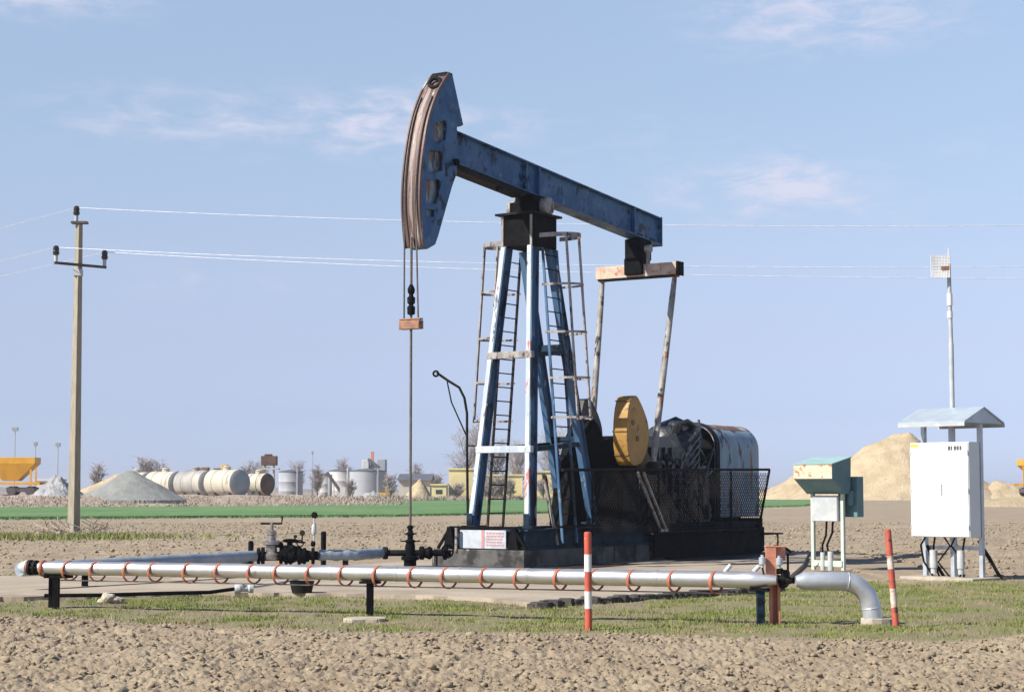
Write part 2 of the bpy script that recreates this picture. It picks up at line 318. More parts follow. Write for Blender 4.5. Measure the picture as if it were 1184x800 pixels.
def grassy_at(x, y):
    e = clod_edge(x); n = fbm(x*.7, y*.5, 4, 9)
    top = np.where(x < 4.2, pad_edge(x)+.3, np.interp(x, [4.2, 6, 9.5, 12], [31, 33.5, 34.5, 35]))
    a = np.clip((y-e)/.5, 0, 1)*np.clip((top-y)/1.2, 0, 1)
    strip = np.clip((y-33.5)/1, 0, 1)*np.clip((39-y)/2.5, 0, 1)*(x < -3.5)*.55          # beyond the path
    pole = np.exp(-((x+15.8)/3.2)**2-((y-63.5)/3.5)**2)*.9
    return np.clip(np.maximum(np.maximum(a, strip), pole)*(.55+.9*n), 0, 1)
rows = np.concatenate([[4, 8, 10], 11.5*1.0023**np.arange(0, 355), 11.5*1.0023**355*1.0040**np.arange(0, 400)]); rows = rows[rows < 62]
r2 = 62*1.02**np.arange(0, 230); rows = np.concatenate([rows, r2[r2 < 3000]])
tans = np.concatenate([-np.geomspace(3, .34, 30), np.linspace(-.33, .33, 700), np.geomspace(.34, 3, 30)])
YY, TT = np.meshgrid(rows, tans, indexing='ij'); XX = YY*TT
gr = grassy_at(XX, YY); fore = np.clip((clod_edge(XX)-YY)/.6, 0, 1)
fade = np.clip((130-YY)/60, 0, 1)
def lumpy(x, y, seed):                                               # rounded lumps with sharp gaps between them
    return 1-np.abs(2*fbm(x, y, 2, seed)/.75-1)**.8
def crumb(x, y, seed):                                               # broken lumps: a sharp crease round each one
    n_ = vnoise(x, y, seed); return np.minimum(np.abs(2*n_-1)*1.6, 1)
h_fore = .06*(fbm(XX*1.7, YY*1.7, 2, 1)-.4) + .035*(vnoise(XX*4.3, YY*4.3, 2)-.5) + .032*(crumb(XX*7+3, YY*7, 3)-.6) + .026*(crumb(XX*15, YY*15, 8)-.6) + .026*(vnoise(XX*33, YY*33, 12)-.5) + .08*(fbm(XX*.5, YY*.5, 2, 6)-.5) - .12*np.clip(fbm(XX*3.1, YY*3.1, 3, 15)-.54, 0, 1) - .01
h_field = .13*(fbm(XX*1.3, YY*1.3, 3, 21)-.5) + .10*(fbm(XX*4, YY*4, 3, 23)-.5)
lump = np.clip((XX-4.6)/1.2, 0, 1)*np.exp(-((YY-clod_edge(XX)+.5)/.9)**2)*.17          # banked edge of the furrow on the right
inpad = ((YY > pad_edge(XX)-.2) & (YY < 50) & (XX < 7) & (XX > -20))
yard = np.exp(-np.clip((np.abs(YY-36)-8)/4, 0, 9)**2)*np.exp(-np.clip((np.abs(XX-1)-8)/2, 0, 9)**2)
ZZ = fore*(h_fore+.04) + (1-fore)*np.where(YY > 30, h_field*(1-.8*yard)*fade, .05*(fbm(XX*2.5, YY*2.5, 3, 31)-.5)) + lump
ZZ = np.where(inpad, np.minimum(ZZ, 0)-.03, ZZ)
nr, nc = XX.shape
idx = np.arange(nr*nc).reshape(nr, nc)
quads = np.stack([idx[:-1, :-1], idx[:-1, 1:], idx[1:, 1:], idx[1:, :-1]], -1).reshape(-1, 4)
gnd_o = npmesh('ground', np.stack([XX, YY, ZZ], -1).reshape(-1, 3), quads, M['ground'], 4)
gnd_o.data.polygons.foreach_set('use_smooth', [True]*len(quads))
av = gnd_o.data.attributes.new('grassy', 'FLOAT', 'POINT'); av.data.foreach_set('value', np.clip(gr*1.15, 0, 1).astype(np.float32).ravel())
tag(gnd_o, kind='structure')
# concrete pad and the path that leads off to the left
mb = MB(); edge = []
for i in range(len(PADF)-1):
    for k in range(8):
        p = PADF[i].lerp(PADF[i+1], k/8); edge.append((p.x+random.uniform(-.05, .05), p.y+random.uniform(-.10, .10)))
edge += [(4.6, 32), (6.2, 40), (7.5, 47.5), (3, 48.5), (-2.5, 41)] + [(q.x, q.y) for q in (gnd(300, 664), gnd(180, 667), gnd(80, 668.5), gnd(-120, 669))]
mb.prism(edge, [], lambda a, b, t: Vector((a, b, t)), -.12, .05)
tag(mb.build('concrete_pad', M['padm']), kind='structure')
mb = MB(); rd = random.Random(12)
for i in range(60):
    px = 622+i*4.6+rd.uniform(-2, 2); x = gnd(px, 690).x; y = float(pad_edge(x))-rd.uniform(.0, .22); x = (px-592)/F*y; w = rd.uniform(.06, .2)
    mb.prism([(x-w, y-.05), (x-w*.4, y-rd.uniform(.08, .2)), (x+w*.5, y-rd.uniform(.05, .18)), (x+w, y), (x+w*.6, y+.15), (x-w*.7, y+.14)], [], lambda a, b, t: Vector((a, b, t)), -.05, rd.uniform(.03, .10))
tag(mb.build('broken_edge', M['asph']), kind='structure')
# crop strip
mb = MB(); pts = [(-140, 78), (-60, 93), (-28.8, 105.5), (-7.6, 116), (12, 148), (30, 193), (47, 262), (58, 312), (-10, 303), (-19, 290), (-45, 180), (-60, 165), (-140, 150)]
ex = []
for i, p in enumerate(pts):
    q = pts[(i+1) % len(pts)]; n_ = max(1, int(math.dist(p, q)/4))
    for k in range(n_): ex.append((p[0]+(q[0]-p[0])*k/n_+random.uniform(-.5, .5), p[1]+(q[1]-p[1])*k/n_+random.uniform(-.8, .8)))
mb.prism(ex, [], lambda a, b, t: Vector((a, b, t)), -.1, .13)
tag(mb.build('green_crop', M['crop']), 'strip of bright green young crop across the far field', 'crop', kind='stuff')
CE = [(-60, 93), (-28.8, 105.5), (-7.6, 116), (12, 148), (30, 193)]
CEP = list(CE)
# embankment behind the crop, carrying the railway
mb = MB(); prof = [(-3, 0), (2.5, .85), (5, 1.15), (40, 1.15), (60, 0)]; vs = []; nx = 60
for i in range(nx+1):
    x = -150+i*2.3; y0 = np.interp(x, [-150, -45, -33, -12], [160, 170, 177, 196]); e = np.clip((-14-x)/10, 0, 1)
    for (dy, z) in prof: vs.append((x, y0+dy, z*float(e)*(1+.12*math.sin(x*1.7)) - .05))
k = len(prof)
mb.add(vs, [(i*k+j, (i+1)*k+j, (i+1)*k+j+1, i*k+j+1) for i in range(nx) for j in range(k-1)])
tag(mb.build('embankment', M['weed'], smooth=True), kind='structure')
# tufts, clods
def blades(name, n, sampler, hmin, hmax, w, m, label, cat, lean=.5):
    xy = sampler(n); n = len(xy); h = rng.uniform(hmin, hmax, n); a = rng.uniform(0, 2*np.pi, n); ln = rng.normal(0, lean, (n, 2))
    z0 = xy[:, 2]; wd = w*rng.uniform(.6, 1.4, n); dx = np.cos(a)*wd; dy = np.sin(a)*wd
    v = np.empty((n, 3, 3)); v[:, 0] = np.stack([xy[:, 0]-dx, xy[:, 1]-dy, z0-.01], -1); v[:, 1] = np.stack([xy[:, 0]+dx, xy[:, 1]+dy, z0-.01], -1)
    v[:, 2] = np.stack([xy[:, 0]+ln[:, 0]*h, xy[:, 1]+ln[:, 1]*h, z0+h], -1)
    o = npmesh(name, v.reshape(-1, 3), np.arange(n*3).reshape(-1, 3), m, 3)
    return tag(o, label, cat, kind='stuff')
def s_grass(n):
    x = rng.uniform(-9, 10, n*3); y = rng.uniform(19, 40, n*3); g = grassy_at(x, y)
    c = fbm(x*1.8, y*1.8, 3, 44); keep = (rng.random(n*3) < g*np.clip((c-.36)*4.2, .06, 1)) & ~((y > pad_edge(x)) & (x < 4.2) & (y < 34))
    return np.stack([x, y, 0*x], -1)[keep]
blades('grass', 190000, s_grass, .012, .045, .006, M['grass'], 'short patchy spring grass in front of the pump', 'grass')
def s_pole(n):
    x = rng.normal(-15.8, 2.1, n); y = rng.normal(64, 1.6, n); return np.stack([x, y, 0*x], -1)
blades('verge_grass', 5000, s_pole, .08, .22, .02, M['grass'], 'small green grass patch round the foot of the power pole', 'grass')
def s_crop(n):
    x = rng.uniform(-60, 30, n); y = np.interp(x, [p[0] for p in CEP], [p[1] for p in CEP]) + rng.normal(-.3, 1.1, n)*(1+.8*fbm(x*.4, x*0, 2, 3)); return np.stack([x, y, 0*x], -1)
blades('crop_margin', 9000, s_crop, .06, .2, .03, M['crop'], 'ragged near margin of the green crop strip', 'crop')
def s_weed(n):
    x = rng.uniform(-75, -11, n); y0 = np.interp(x, [-150, -45, -33, -12], [160, 170, 177, 196]); t = rng.uniform(-3.5, 4.5, n)
    z = np.interp(t, [-3, 2.5, 5], [0, .8, 1.1])-.05; return np.stack([x, y0+t, z], -1)
blades('dry_weeds', 10000, s_weed, .1, .38, .05, M['weed'], 'brown dry weeds along the railway embankment', 'weeds')
def s_weed2(n):
    x = rng.uniform(-30, 14, n); y = np.interp(x, [-30, -10, 14], [192, 290, 306])+rng.uniform(-1, 6, n); return np.stack([x, y, 0*x], -1)
blades('far_weeds', 6000, s_weed2, .3, 1.0, .09, M['weed'], 'pale brown weeds beyond the green crop in front of the tanks', 'weeds')
def s_fore(n):
    x = rng.uniform(-7, 7, n); y = rng.uniform(14.5, 22, n); k = (y < clod_edge(x)+.4) & (fbm(x*1.3, y*1.3, 3, 61) > .52); return np.stack([x, y, 0*x], -1)[k]
blades('straw_litter', 2600, s_fore, .01, .07, .0035, M['straw'], 'dry straw bits lying on the ploughed soil', 'straw', lean=1.3)
def s_dry(n):
    x = rng.uniform(-9, 10, n); y = rng.uniform(19, 35, n); g = grassy_at(x, y); k = (rng.random(n) < g) & (fbm(x*1.5, y*1.5, 3, 91) > .5) & ~((y > pad_edge(x)) & (x < 4.2)); return np.stack([x, y, 0*x], -1)[k]
blades('dead_grass', 22000, s_dry, .02, .08, .004, M['straw'], 'dead straw-coloured stalks among the green grass', 'grass', lean=.8)
ico = bmesh.new(); bmesh.ops.create_icosphere(ico, subdivisions=2, radius=1); ICV = np.array([v.co[:] for v in ico.verts]); ICF = np.array([[v.index for v in f.verts] for f in ico.faces]); ico.free()
ico = bmesh.new(); bmesh.ops.create_icosphere(ico, subdivisions=1, radius=1); ICV1 = np.array([v.co[:] for v in ico.verts]); ICF1 = np.array([[v.index for v in f.verts] for f in ico.faces]); ico.free()
gy, gx = rows, tans
def ground_z(x, y):
    i = np.clip(np.searchsorted(rows, y), 0, nr-1); j = np.clip(np.searchsorted(tans, x/y), 0, nc-1); return ZZ[i, j]
def lumps(x, y, s, V, Fc, seed):
    n = len(x); k = len(V); jit = rng.uniform(.5, 1.35, (n, k, 1)); q = rng.uniform(0, 2*np.pi, n); c, s_ = np.cos(q), np.sin(q)
    sc = s[:, None, None]*np.stack([rng.uniform(.8, 1.5, n), rng.uniform(.7, 1.2, n), rng.uniform(.45, .85, n)], -1)[:, None, :]
    P = V[None]*jit*sc; Xr = P[..., 0]*c[:, None]-P[..., 1]*s_[:, None]; Yr = P[..., 0]*s_[:, None]+P[..., 1]*c[:, None]
    out = np.stack([Xr+x[:, None], Yr+y[:, None], P[..., 2]+(ground_z(x, y)+s*.12)[:, None]], -1)
    return out.reshape(-1, 3), (Fc[None]+np.arange(n)[:, None, None]*k).reshape(-1, 3)
n = 42000; x = rng.uniform(-7.5, 7.5, n); y = rng.uniform(13, 25, n); keep = (y < clod_edge(x)+.25) & (np.abs(x) < y*.31) & (rng.random(n) < np.clip(fbm(x*1.1, y*1.1, 3, 77)*2.2-.3, .15, 1)); x, y = x[keep], y[keep]
s = .006+.030*rng.random(len(x))**3.5; s[rng.random(len(x)) < .006] *= 1.7
v1, f1 = lumps(x, y, s, ICV1, ICF1, 0)
tag(npmesh('soil_clods', v1, f1, M['clod'], 3), 'loose clods of dry ploughed soil in the foreground', 'soil', kind='stuff')
n = 24000; x = rng.uniform(-26, 26, n); y = 34+rng.random(n)**1.2*60; keep = (np.abs(x) < y*.31) & ~((np.abs(x-1) < 7.5) & (y < 49)) & ~((x < -2) & (y < 36)); x, y = x[keep], y[keep]
v1, f1 = lumps(x, y, .02+.055*rng.random(len(x))**3, ICV1, ICF1, 0)
tag(npmesh('field_clods', v1, f1, M['clod'], 3), 'scattered soil clods over the bare field behind the pump', 'soil', kind='stuff')

# ---------------------------------------------------------------- pumpjack  (local x = towards the well, local y = near side)
def leg_i(mb, a, b, w, d, t=.018, side=(1, 0, 0)):                   # H-section: flanges face local x
    a, b = Vector(a), Vector(b); _, x, y = mb.frame(a, b, side)
    for sg in (-1, 1): mb.bar(a+x*(sg*d/2), b+x*(sg*d/2), t, w, side)
    mb.bar(a, b, d-t-.004, t, side)
PJ = thing('pumpjack', 'tall weathered blue oil pumpjack with horsehead raised over the wellhead', 'pumpjack', (.5535, 39.85, 0), R(180+57))
PT = Vector((.30, 0, 7.62))
def beam_z(u): return 8.78 - .0826*(3.4-u)                           # top of the walking beam
post = bpy.data.objects.new('samson_post', None); COL.objects.link(post); post.parent = PJ
FT = {(1, -1): ((1.4, -.70, .86), (.70, -.33, 6.74)), (1, 1): ((1.4, .70, .86), (.70, .33, 6.74)),
      (0, -1): ((-1.65, -.38, .9), (.02, -.33, 6.74)), (0, 1): ((-1.65, .38, .9), (.02, .33, 6.74))}
def onleg(k, z):
    a, b = map(Vector, FT[k]); return a.lerp(b, (z-a.z)/(b.z-a.z))
for k_, (a, b) in FT.items():
    mb = MB(); leg_i(mb, a, b, .13, .25); lg = mb.build('leg', M['legblue'], post, bevel=.004)
    if k_[0]:                                                        # the front flanges carry the old white and red paint
        mb = MB(); e = Vector((.139, 0, 0)); e.y = -.012; mb.bar(Vector(a)+e, Vector(b)+e, .012, .10, (1, 0, 0)); mb.build('flange', M['leg'], lg)
    m2 = MB(); m2.box((a[0], a[1], a[2]-.005), (.42, .36, .05)); m2.box((a[0]+.16, a[1], a[2]+.14), (.02, .14, .26)); m2.build('foot_plate', M['skid'], lg, bevel=.006)
for z in (2.45, 4.42):
    a, b = onleg((1, -1), z), onleg((1, 1), z); mb = MB(); dx = Vector((.10, 0, 0))
    mb.bar(a+dx+Vector((0, -.08, 0)), b+dx+Vector((0, .08, 0)), .14, .12, (0, 0, 1)); mb.build('crossbar', M['pale' if z > 4 else 'leg'], post, bevel=.006)
    a, b = onleg((0, -1), z+.25), onleg((0, 1), z+.25); mb = MB(); mb.bar(a, b, .14, .12, (0, 0, 1)); mb.build('crossbar', M['skid'], post, bevel=.006)
    for s_ in (-1, 1):
        a, b = onleg((1, s_), z), onleg((0, s_), z+.15); mb = MB(); mb.bar(a+Vector((-.13, 0, 0)), b+Vector((.13, 0, 0)), .10, .08, (0, 0, 1)); mb.build('crossbar', M['skid'], post, bevel=.006)
mb = MB(); mb.tube([(.75, .95, .48), (.78, .62, 1.95)], .035, 8); mb.build('prop', M['pale'], post, smooth=True)
mb = MB(); mb.bar((-.1, .3, .88), (.72, .62, 1.9), .07, .07); mb.build('brace', M['black'], post)
# post head: dark box with a flange
mb = MB()
mb.box2((-.12, -.40, 6.74), (.82, .40, 7.40)); head_box = mb.build('post_head', M['black'], post, bevel=.01)
mb = MB(); mb.box2((-.20, -.50, 7.403), (.92, .50, 7.45)); mb.build('top_plate', M['grime'], post, bevel=.006)
for s_ in (-1, 1):
    for u in (.83, -.13): mb = MB(); mb.bar((u, s_*.36, 6.75), (u, s_*.36, 7.39), .05, .03, (0, 1, 0)); mb.build('corner_rib', M['pale'], post)
# saddle bearing
mb = MB(); mb.box2((.02, -.34, 7.453), (.60, .34, 7.72)); mb.box2((.08, -.24, 7.70), (.54, .24, 7.87)); mb.build('saddle', M['oil'], PJ, bevel=.02)
for s_ in (-1, 1):
    mb = MB(); mb.lathe([(.13, 0), (.19, .03), (.20, .10), (.19, .19), (.14, .22)], PT+Vector((0, s_*.30, 0)), (0, s_, 0), 24); mb.build('bearing_cap', M['pale'], PJ, smooth=True)
# walking beam: I-section
bm_ = MB(); ue, us = -5.22, 3.55
def bp(u, v, dz): return Vector((u, v, beam_z(u)+dz))
H_ = .66
bm_.bar(bp(us, 0, -.015), bp(ue, 0, -.015), .40, .03, (0, 1, 0)); bm_.bar(bp(us, 0, -H_+.015), bp(ue, 0, -H_+.015), .40, .03, (0, 1, 0))
bm_.bar(bp(us, .09, -H_/2), bp(ue, .09, -H_/2), H_-.064, .022, (0, 0, 1)); bm_.bar(bp(us, -.09, -H_/2), bp(ue, -.09, -H_/2), H_-.064, .022, (0, 0, 1))
beam = bm_.build('walking_beam', M['blue'], PJ, bevel=.004)
for u in (.72, .20, -3.95):
    for s_ in (-1, 1):
        mb = MB(); mb.bar(bp(u, s_*.147, -.034), bp(u, s_*.147, -H_+.034), .05, .085, (1, 0, 0)); mb.build('stiffener', M['blue'], beam)
mb = MB(); mb.bar(bp(3.3, 0, -H_-.058), bp(.75, 0, -H_-.058), .34, .11, (0, 1, 0)); mb.bar(bp(1.75, .10, -H_-.15), bp(1.55, .10, -H_-.15), .08, .07); mb.build('lower_plate', M['grime'], beam, bevel=.006)
mb = MB(); mb.box2((ue-.035, -.2, beam_z(ue)-H_-.02), (ue-.003, .2, beam_z(ue)+.02)); mb.build('end_plate', M['blue'], beam)
for u in (-4.9, -4.75, -4.3, -4.15):
    mb = MB(); mb.lathe([(.03, 0), (.03, .05)], bp(u, .16, -H_+.032), (0, 0, 1), 6); mb.build('bolt', M['grime'], beam)
# horse head
ARC = [(3.60, 9.86), (3.83, 9.62), (4.05, 9.32), (4.28, 8.88), (4.45, 8.32), (4.56, 7.68), (4.58, 7.08), (4.50, 6.45), (4.46, 6.32)]
def smooth_poly(p, n=5):
    q = []
    for i in range(len(p)-1):
        a, b, c, d = [Vector((*p[max(0, min(len(p)-1, j))], 0)) for j in (i-1, i, i+1, i+2)]
        for k in range(n):
            t = k/n; q.append(.5*((2*b)+(c-a)*t+(2*a-5*b+4*c-d)*t*t+(-a+3*b-3*c+d)*t**3))
    q.append(Vector((*p[-1], 0))); return [(x.x, x.y) for x in q]
ARCS = smooth_poly(ARC)
OUT = ARCS + [(4.30, 6.30), (4.08, 6.40), (3.98, 6.58), (3.52, 7.60), (3.34, 7.92), (3.34, 8.86), (3.12, 8.92), (3.16, 9.02), (3.50, 9.86)]
HOLES = [[(4.13, 8.78), (3.76, 8.92), (3.70, 8.86), (3.72, 8.54), (4.02, 8.40), (4.14, 8.42)], [(4.28, 8.24), (3.88, 8.28), (3.82, 8.22), (3.84, 7.90), (4.25, 7.77), (4.33, 7.82)],
         [(4.38, 7.64), (3.94, 7.70), (3.88, 7.64), (4.04, 7.22), (4.34, 7.16), (4.40, 7.20)], [(4.38, 7.06), (4.10, 7.08), (4.11, 6.94), (4.36, 6.91)]]
MP = lambda a, b, t: Vector((a, t, b))
hm = MB(); hm.prism(OUT, HOLES, MP, .16, .20); hm.prism(OUT, [], MP, -.20, -.16)
for i in range(len(OUT)-1):                                           # rear rim and inner webs
    if i < len(ARCS)-1: continue
    a, b = OUT[i], OUT[i+1]
    if b == (3.34, 8.86): continue
    hm.bar((a[0], 0, a[1]), (b[0], 0, b[1]), .315, .03, (0, 1, 0))
for (a, b) in (((3.6, 8.36), (4.4, 8.32)), ((3.5, 7.76), (4.5, 7.72)), ((3.9, 7.14), (4.5, 7.12)), ((3.45, 9.0), (4.1, 9.0))): hm.bar((a[0], 0, a[1]), (b[0], 0, b[1]), .315, .03, (0, 1, 0))
hm2 = MB(); hm2.prism([(p[0]-.03 if p[0] > 4 else p[0]+.02, p[1]) for p in ((4.12, 8.95), (4.36, 8.4), (4.50, 7.7), (4.48, 6.85), (4.05, 6.85), (3.72, 7.5), (3.66, 8.3), (3.62, 8.95))], [], MP, .075, .10)
hd = hm.build('horse_head', M['blue'], PJ, bevel=.004)
hm2.build('recessed_panel', M['hood'], hd)
am = MB(); n_ = len(ARCS); vs = []
for i, p in enumerate(ARCS):
    a = Vector((*ARCS[max(i-1, 0)], 0)); b = Vector((*ARCS[min(i+1, n_-1)], 0)); t = (b-a).normalized(); nrm = Vector((-t.y, t.x, 0)) if t.y < 0 else Vector((t.y, -t.x, 0))
    if nrm.x < 0: nrm = -nrm
    for (v, o_) in ((-.225, .004), (-.225, .065), (-.19, .065), (-.19, .04), (.19, .04), (.19, .065), (.225, .065), (.225, .004)): vs.append(Vector((p[0]+nrm.x*o_, v, p[1]+nrm.y*o_)))
am.add(vs, [(i*8+j, i*8+(j+1) % 8, (i+1)*8+(j+1) % 8, (i+1)*8+j) for i in range(n_-1) for j in range(8)] + [tuple(range(8)), tuple((n_-1)*8+j for j in range(7, -1, -1))])
am.build('arc_track', M['arc'], hd, smooth=False)
wm_ = MB(); vs = []
for i, p in enumerate(ARCS):
    a = Vector((*ARCS[max(i-1, 0)], 0)); b = Vector((*ARCS[min(i+1, n_-1)], 0)); t = (b-a).normalized(); nrm = Vector((-t.y, t.x, 0)); nrm = nrm if nrm.x > 0 else -nrm; w = .05+.02*mnoise.noise(Vector((i*.3, 0, 4)))
    for (v, o_) in ((-w-.02, .041), (-w-.02, .046), (w-.02, .046), (w-.02, .041)): vs.append(Vector((p[0]+nrm.x*o_, v, p[1]+nrm.y*o_)))
wm_.add(vs, [(i*4+j, i*4+(j+1) % 4, (i+1)*4+(j+1) % 4, (i+1)*4+j) for i in range(n_-1) for j in range(4)]+[(0, 1, 2, 3), tuple((n_-1)*4+j for j in (3, 2, 1, 0))])
wm_.build('worn_strip', M['worn'], hd)  # worn metal; its pale tone also puts the arc's highlight streak into colour
mb = MB(); mb.torus((3.90, .05, 9.66), (.8, .25, .45), .115, .04, 28, 10); mb.build('lifting_eye', M['grime'], hd, smooth=True)
mb = MB(); mb.box((3.58, 0, 9.86), (.22, .36, .10)); mb.build('crown_bracket', M['grime'], hd, bevel=.01)
mb = MB(); mb.box2((3.2, -.17, 8.02), (3.62, .17, 8.20)); mb.lathe([(.07, 0), (.07, .08)], (3.42, .2, 8.12), (0, 1, 0), 12); mb.build('hinge_block', M['oil'], hd, bevel=.01)
# bridle
CU = 4.60
def cable(v, vb, top=9.35):
    p = [(a+.075 if b < 9 else a+.06, v, b+(.03 if b > 9 else 0)) for a, b in ARCS if 7.0 < b < top] + [(CU+.03, v*.6+vb*.4, 6.3), (CU, vb, 4.85)]
    return p
for v, vb in ((-.13, -.17), (.13, .17)):
    mb = MB(); mb.tube(cable(v, vb), .017, 8); mb.build('bridle_cable', M['cable'], PJ, smooth=True)
mb = MB(); mb.bar((CU, -.24, 4.79), (CU, .24, 4.79), .17, .16, (0, 0, 1)); mb.bar((CU-.0, -.25, 4.90), (CU, .25, 4.90), .03, .12, (0, 0, 1)); cb = mb.build('carrier_bar', M['carrier'], PJ, bevel=.012)
mb = MB(); mb.lathe([(.03, 0), (.075, .02), (.08, .16), (.05, .18), (.045, .21), (.075, .23), (.08, .34), (.05, .36), (.04, .40), (.065, .43), (.075, .50), (.05, .56), (.028, .60)], (CU, 0, 4.98), (0, 0, 1), 12); mb.build('rod_clamp', M['oil'], PJ, smooth=True)
mb = MB(); mb.tube([(CU, 0, .8), (CU, 0, 6.5)], .026, 10); mb.build('polished_rod', M['cable'], PJ, smooth=True)
# tail bearing, equalizer, pitmans
QU = -4.42
mb = MB(); mb.box2((QU-.30, -.20, 6.98), (QU+.30, .20, 7.46)); mb.box2((QU-.20, -.26, 6.62), (QU+.235, .22, 7.02)); mb.build('tail_bearing', M['oil'], PJ, bevel=.03)
mb = MB(); mb.tube([(QU+.1, .32, 6.60), (QU+.1, .32, 7.30)], .05, 10); mb.lathe([(.09, 0), (.09, .14)], (QU+.1, .26, 7.22), (0, 1, 0), 14); mb.build('tail_link', M['pale'], PJ, smooth=True)
mb = MB(); mb.bar((QU, -1.08, 6.72), (QU, 1.08, 6.72), .29, .28, (0, 0, 1)); eq = mb.build('equalizer', M['cream'], PJ, bevel=.01)
mb = MB(); mb.box2((QU-.16, 1.081, 6.56), (QU+.16, 1.12, 6.88)); mb.box2((QU-.15, -1.0, 6.545), (QU+.15, 1.0, 6.572)); mb.build('end_cap', M['black'], eq)
PIN = Vector((-3.25, 0, 2.10))
for s_, vt, vb in ((1, .97, .99), (-1, -.97, -.86)):
    mb = MB(); a = Vector((QU, vt, 6.58)); b = Vector((PIN.x, vb, PIN.z))
    b.x -= .35 if s_ < 0 else 0
    mb.tube([a, a.lerp(b, .12), a.lerp(b, .5), a.lerp(b, .9), b], [.055, .07, .075, .075, .06], 10)
    pm = mb.build('pitman', M['pale'], PJ, smooth=True)
    mb = MB(); mb.box(a+Vector((0, 0, .02)), (.18, .16, .14)); mb.build('pitman_head', M['brown'], pm, bevel=.01)
    mb = MB(); mb.lathe([(.12, -.10), (.15, -.08), (.15, .08), (.12, .10)], b, (0, 1, 0), 16); mb.build('crank_pin', M['grime'], pm, smooth=True)
SH = Vector((-4.35, 0, 1.15))
WO = [(-2.36, 3.66), (-2.60, 3.70), (-2.82, 3.52), (-3.02, 3.28), (-3.14, 3.05), (-3.16, 2.80), (-3.06, 2.50), (-2.86, 2.26), (-2.62, 2.16), (-2.36, 2.18), (-2.22, 2.42), (-2.16, 2.72), (-2.17, 3.08), (-2.24, 3.42)]
for s_ in (1, -1):
    va, vb = (.66, .84) if s_ > 0 else (-.84, -.66)
    d = (Vector((-2.45, 0, 3.0))-SH).normalized(); nn = Vector((-d.z, 0, d.x)); mb = MB()
    SO = Vector((-.6 if s_ < 0 else 0, 0, 0)); pl = [SO+SH-d*.4+nn*.25, SO+SH-d*.4-nn*.25, SO+SH+d*2.1-nn*.20, SO+SH+d*2.1+nn*.20]
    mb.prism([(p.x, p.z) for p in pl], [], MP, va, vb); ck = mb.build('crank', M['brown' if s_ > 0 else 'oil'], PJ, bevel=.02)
    mb = MB(); e0, e1 = (.60, .955) if s_ > 0 else (-.955, -.60)
    mb.prism([(a+SO.x, b) for a, b in smooth_poly(WO+[WO[0]], 3)[:-1]], [], MP, e0, e1)
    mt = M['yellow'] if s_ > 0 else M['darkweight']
    cw = mb.build('counterweight', mt, ck, bevel=.025)
    if s_ > 0:
        mb = MB()
        for (u, z) in ((-2.30, 3.58), (-2.165, 2.9), (-2.25, 2.38)): m3 = MB(); m3.box((u+.0, .78, z), (.05, .375, .03)); m3.build('weight_rib', M['brown'], cw)
        for (u, z) in ((-2.42, 3.1), (-2.62, 2.75)): m3 = MB(); m3.lathe([(.06, 0), (.06, .02)], (u, .957, z), (0, 1, 0), 12); m3.build('weight_bolt', M['brown'], cw)
# gear box, engine block and belt hood
mb = MB(); mb.prism([(-3.55, .85), (-5.30, .85), (-5.30, 2.5), (-5.0, 2.85), (-3.95, 2.85), (-3.6, 2.4)], [], MP, -.5, .5); gb = mb.build('gearbox', M['oilwet'], PJ, bevel=.05)
mb = MB(); mb.prism([(-1.1, .84), (-1.35, 1.9), (-1.75, 2.75), (-2.2, 3.25), (-2.5, 3.05), (-2.75, 2.72), (-3.3, 2.85), (-3.6, 2.5), (-3.7, .84)], [], MP, -.42, .05); mb.build('crank_guard', M['oil'], PJ, bevel=.03)
mb = MB(); mb.lathe([(.30, -.64), (.30, .64)], SH+Vector((0, 0, .1)), (0, 1, 0), 20); mb.build('crank_shaft', M['oil'], gb, smooth=True)
mb = MB()
for i in range(5): mb.box2((-3.75-.32*i, .503, 1.0), (-3.70-.32*i, .56, 2.6))
mb.box2((-5.2, -.6, 2.2), (-3.7, .6, 2.3)); mb.build('gearbox_rib', M['oilwet'], gb)
mb = MB()
mb.blob((-5.9, .0, 2.2), (.66, .62, 1.10), 3, .25, 3, 1.8); mb.blob((-6.35, .1, 2.65), (.42, .5, .62), 8, .3, 3, 2.4); mb.box2((-6.9, -.55, .85), (-5.35, .55, 2.2))
eng = mb.build('engine_block', M['oilwet'], PJ, smooth=True)
mb = MB()
for i in range(7):
    z = 1.9+i*.2; mb.tube([(-5.5-.05*i, .58, z-.35), (-6.0-.04*i, .66, z), (-6.35, .56, z+.18)], .035, 7)
mb.tube([(-5.55, .2, 3.1), (-6.0, .45, 3.25), (-6.5, .4, 3.15)], .06, 8); mb.tube([(-5.7, .35, 2.9), (-6.3, .62, 2.55), (-6.8, .5, 2.3)], .05, 8)
mb.build('engine_pipe', M['oilwet'], eng, smooth=True)
rd = random.Random(21)
for k in range(16):
    u = rd.uniform(-6.9, -3.7); z = rd.uniform(.95, 2.5); mb = MB(); mb.tube([(u, .62, z), (u+rd.uniform(-.5, .5), .74, z+rd.uniform(-.7, .5)), (u+rd.uniform(-.8, .8), .66, z+rd.uniform(-.9, .3))], rd.uniform(.02, .045), 6); mb.build('oil_pipe', M['oilwet'], eng, smooth=True)
for k in range(9):
    u = rd.uniform(-6.8, -2.8); w = rd.uniform(.15, .4); z = rd.uniform(.9, 1.5); mb = MB(); mb.box2((u, .7, z), (u+w, .86, z+rd.uniform(.2, .55))); mb.build('side_housing', M['oilwet' if k % 3 else 'concrete'], eng, bevel=.03)
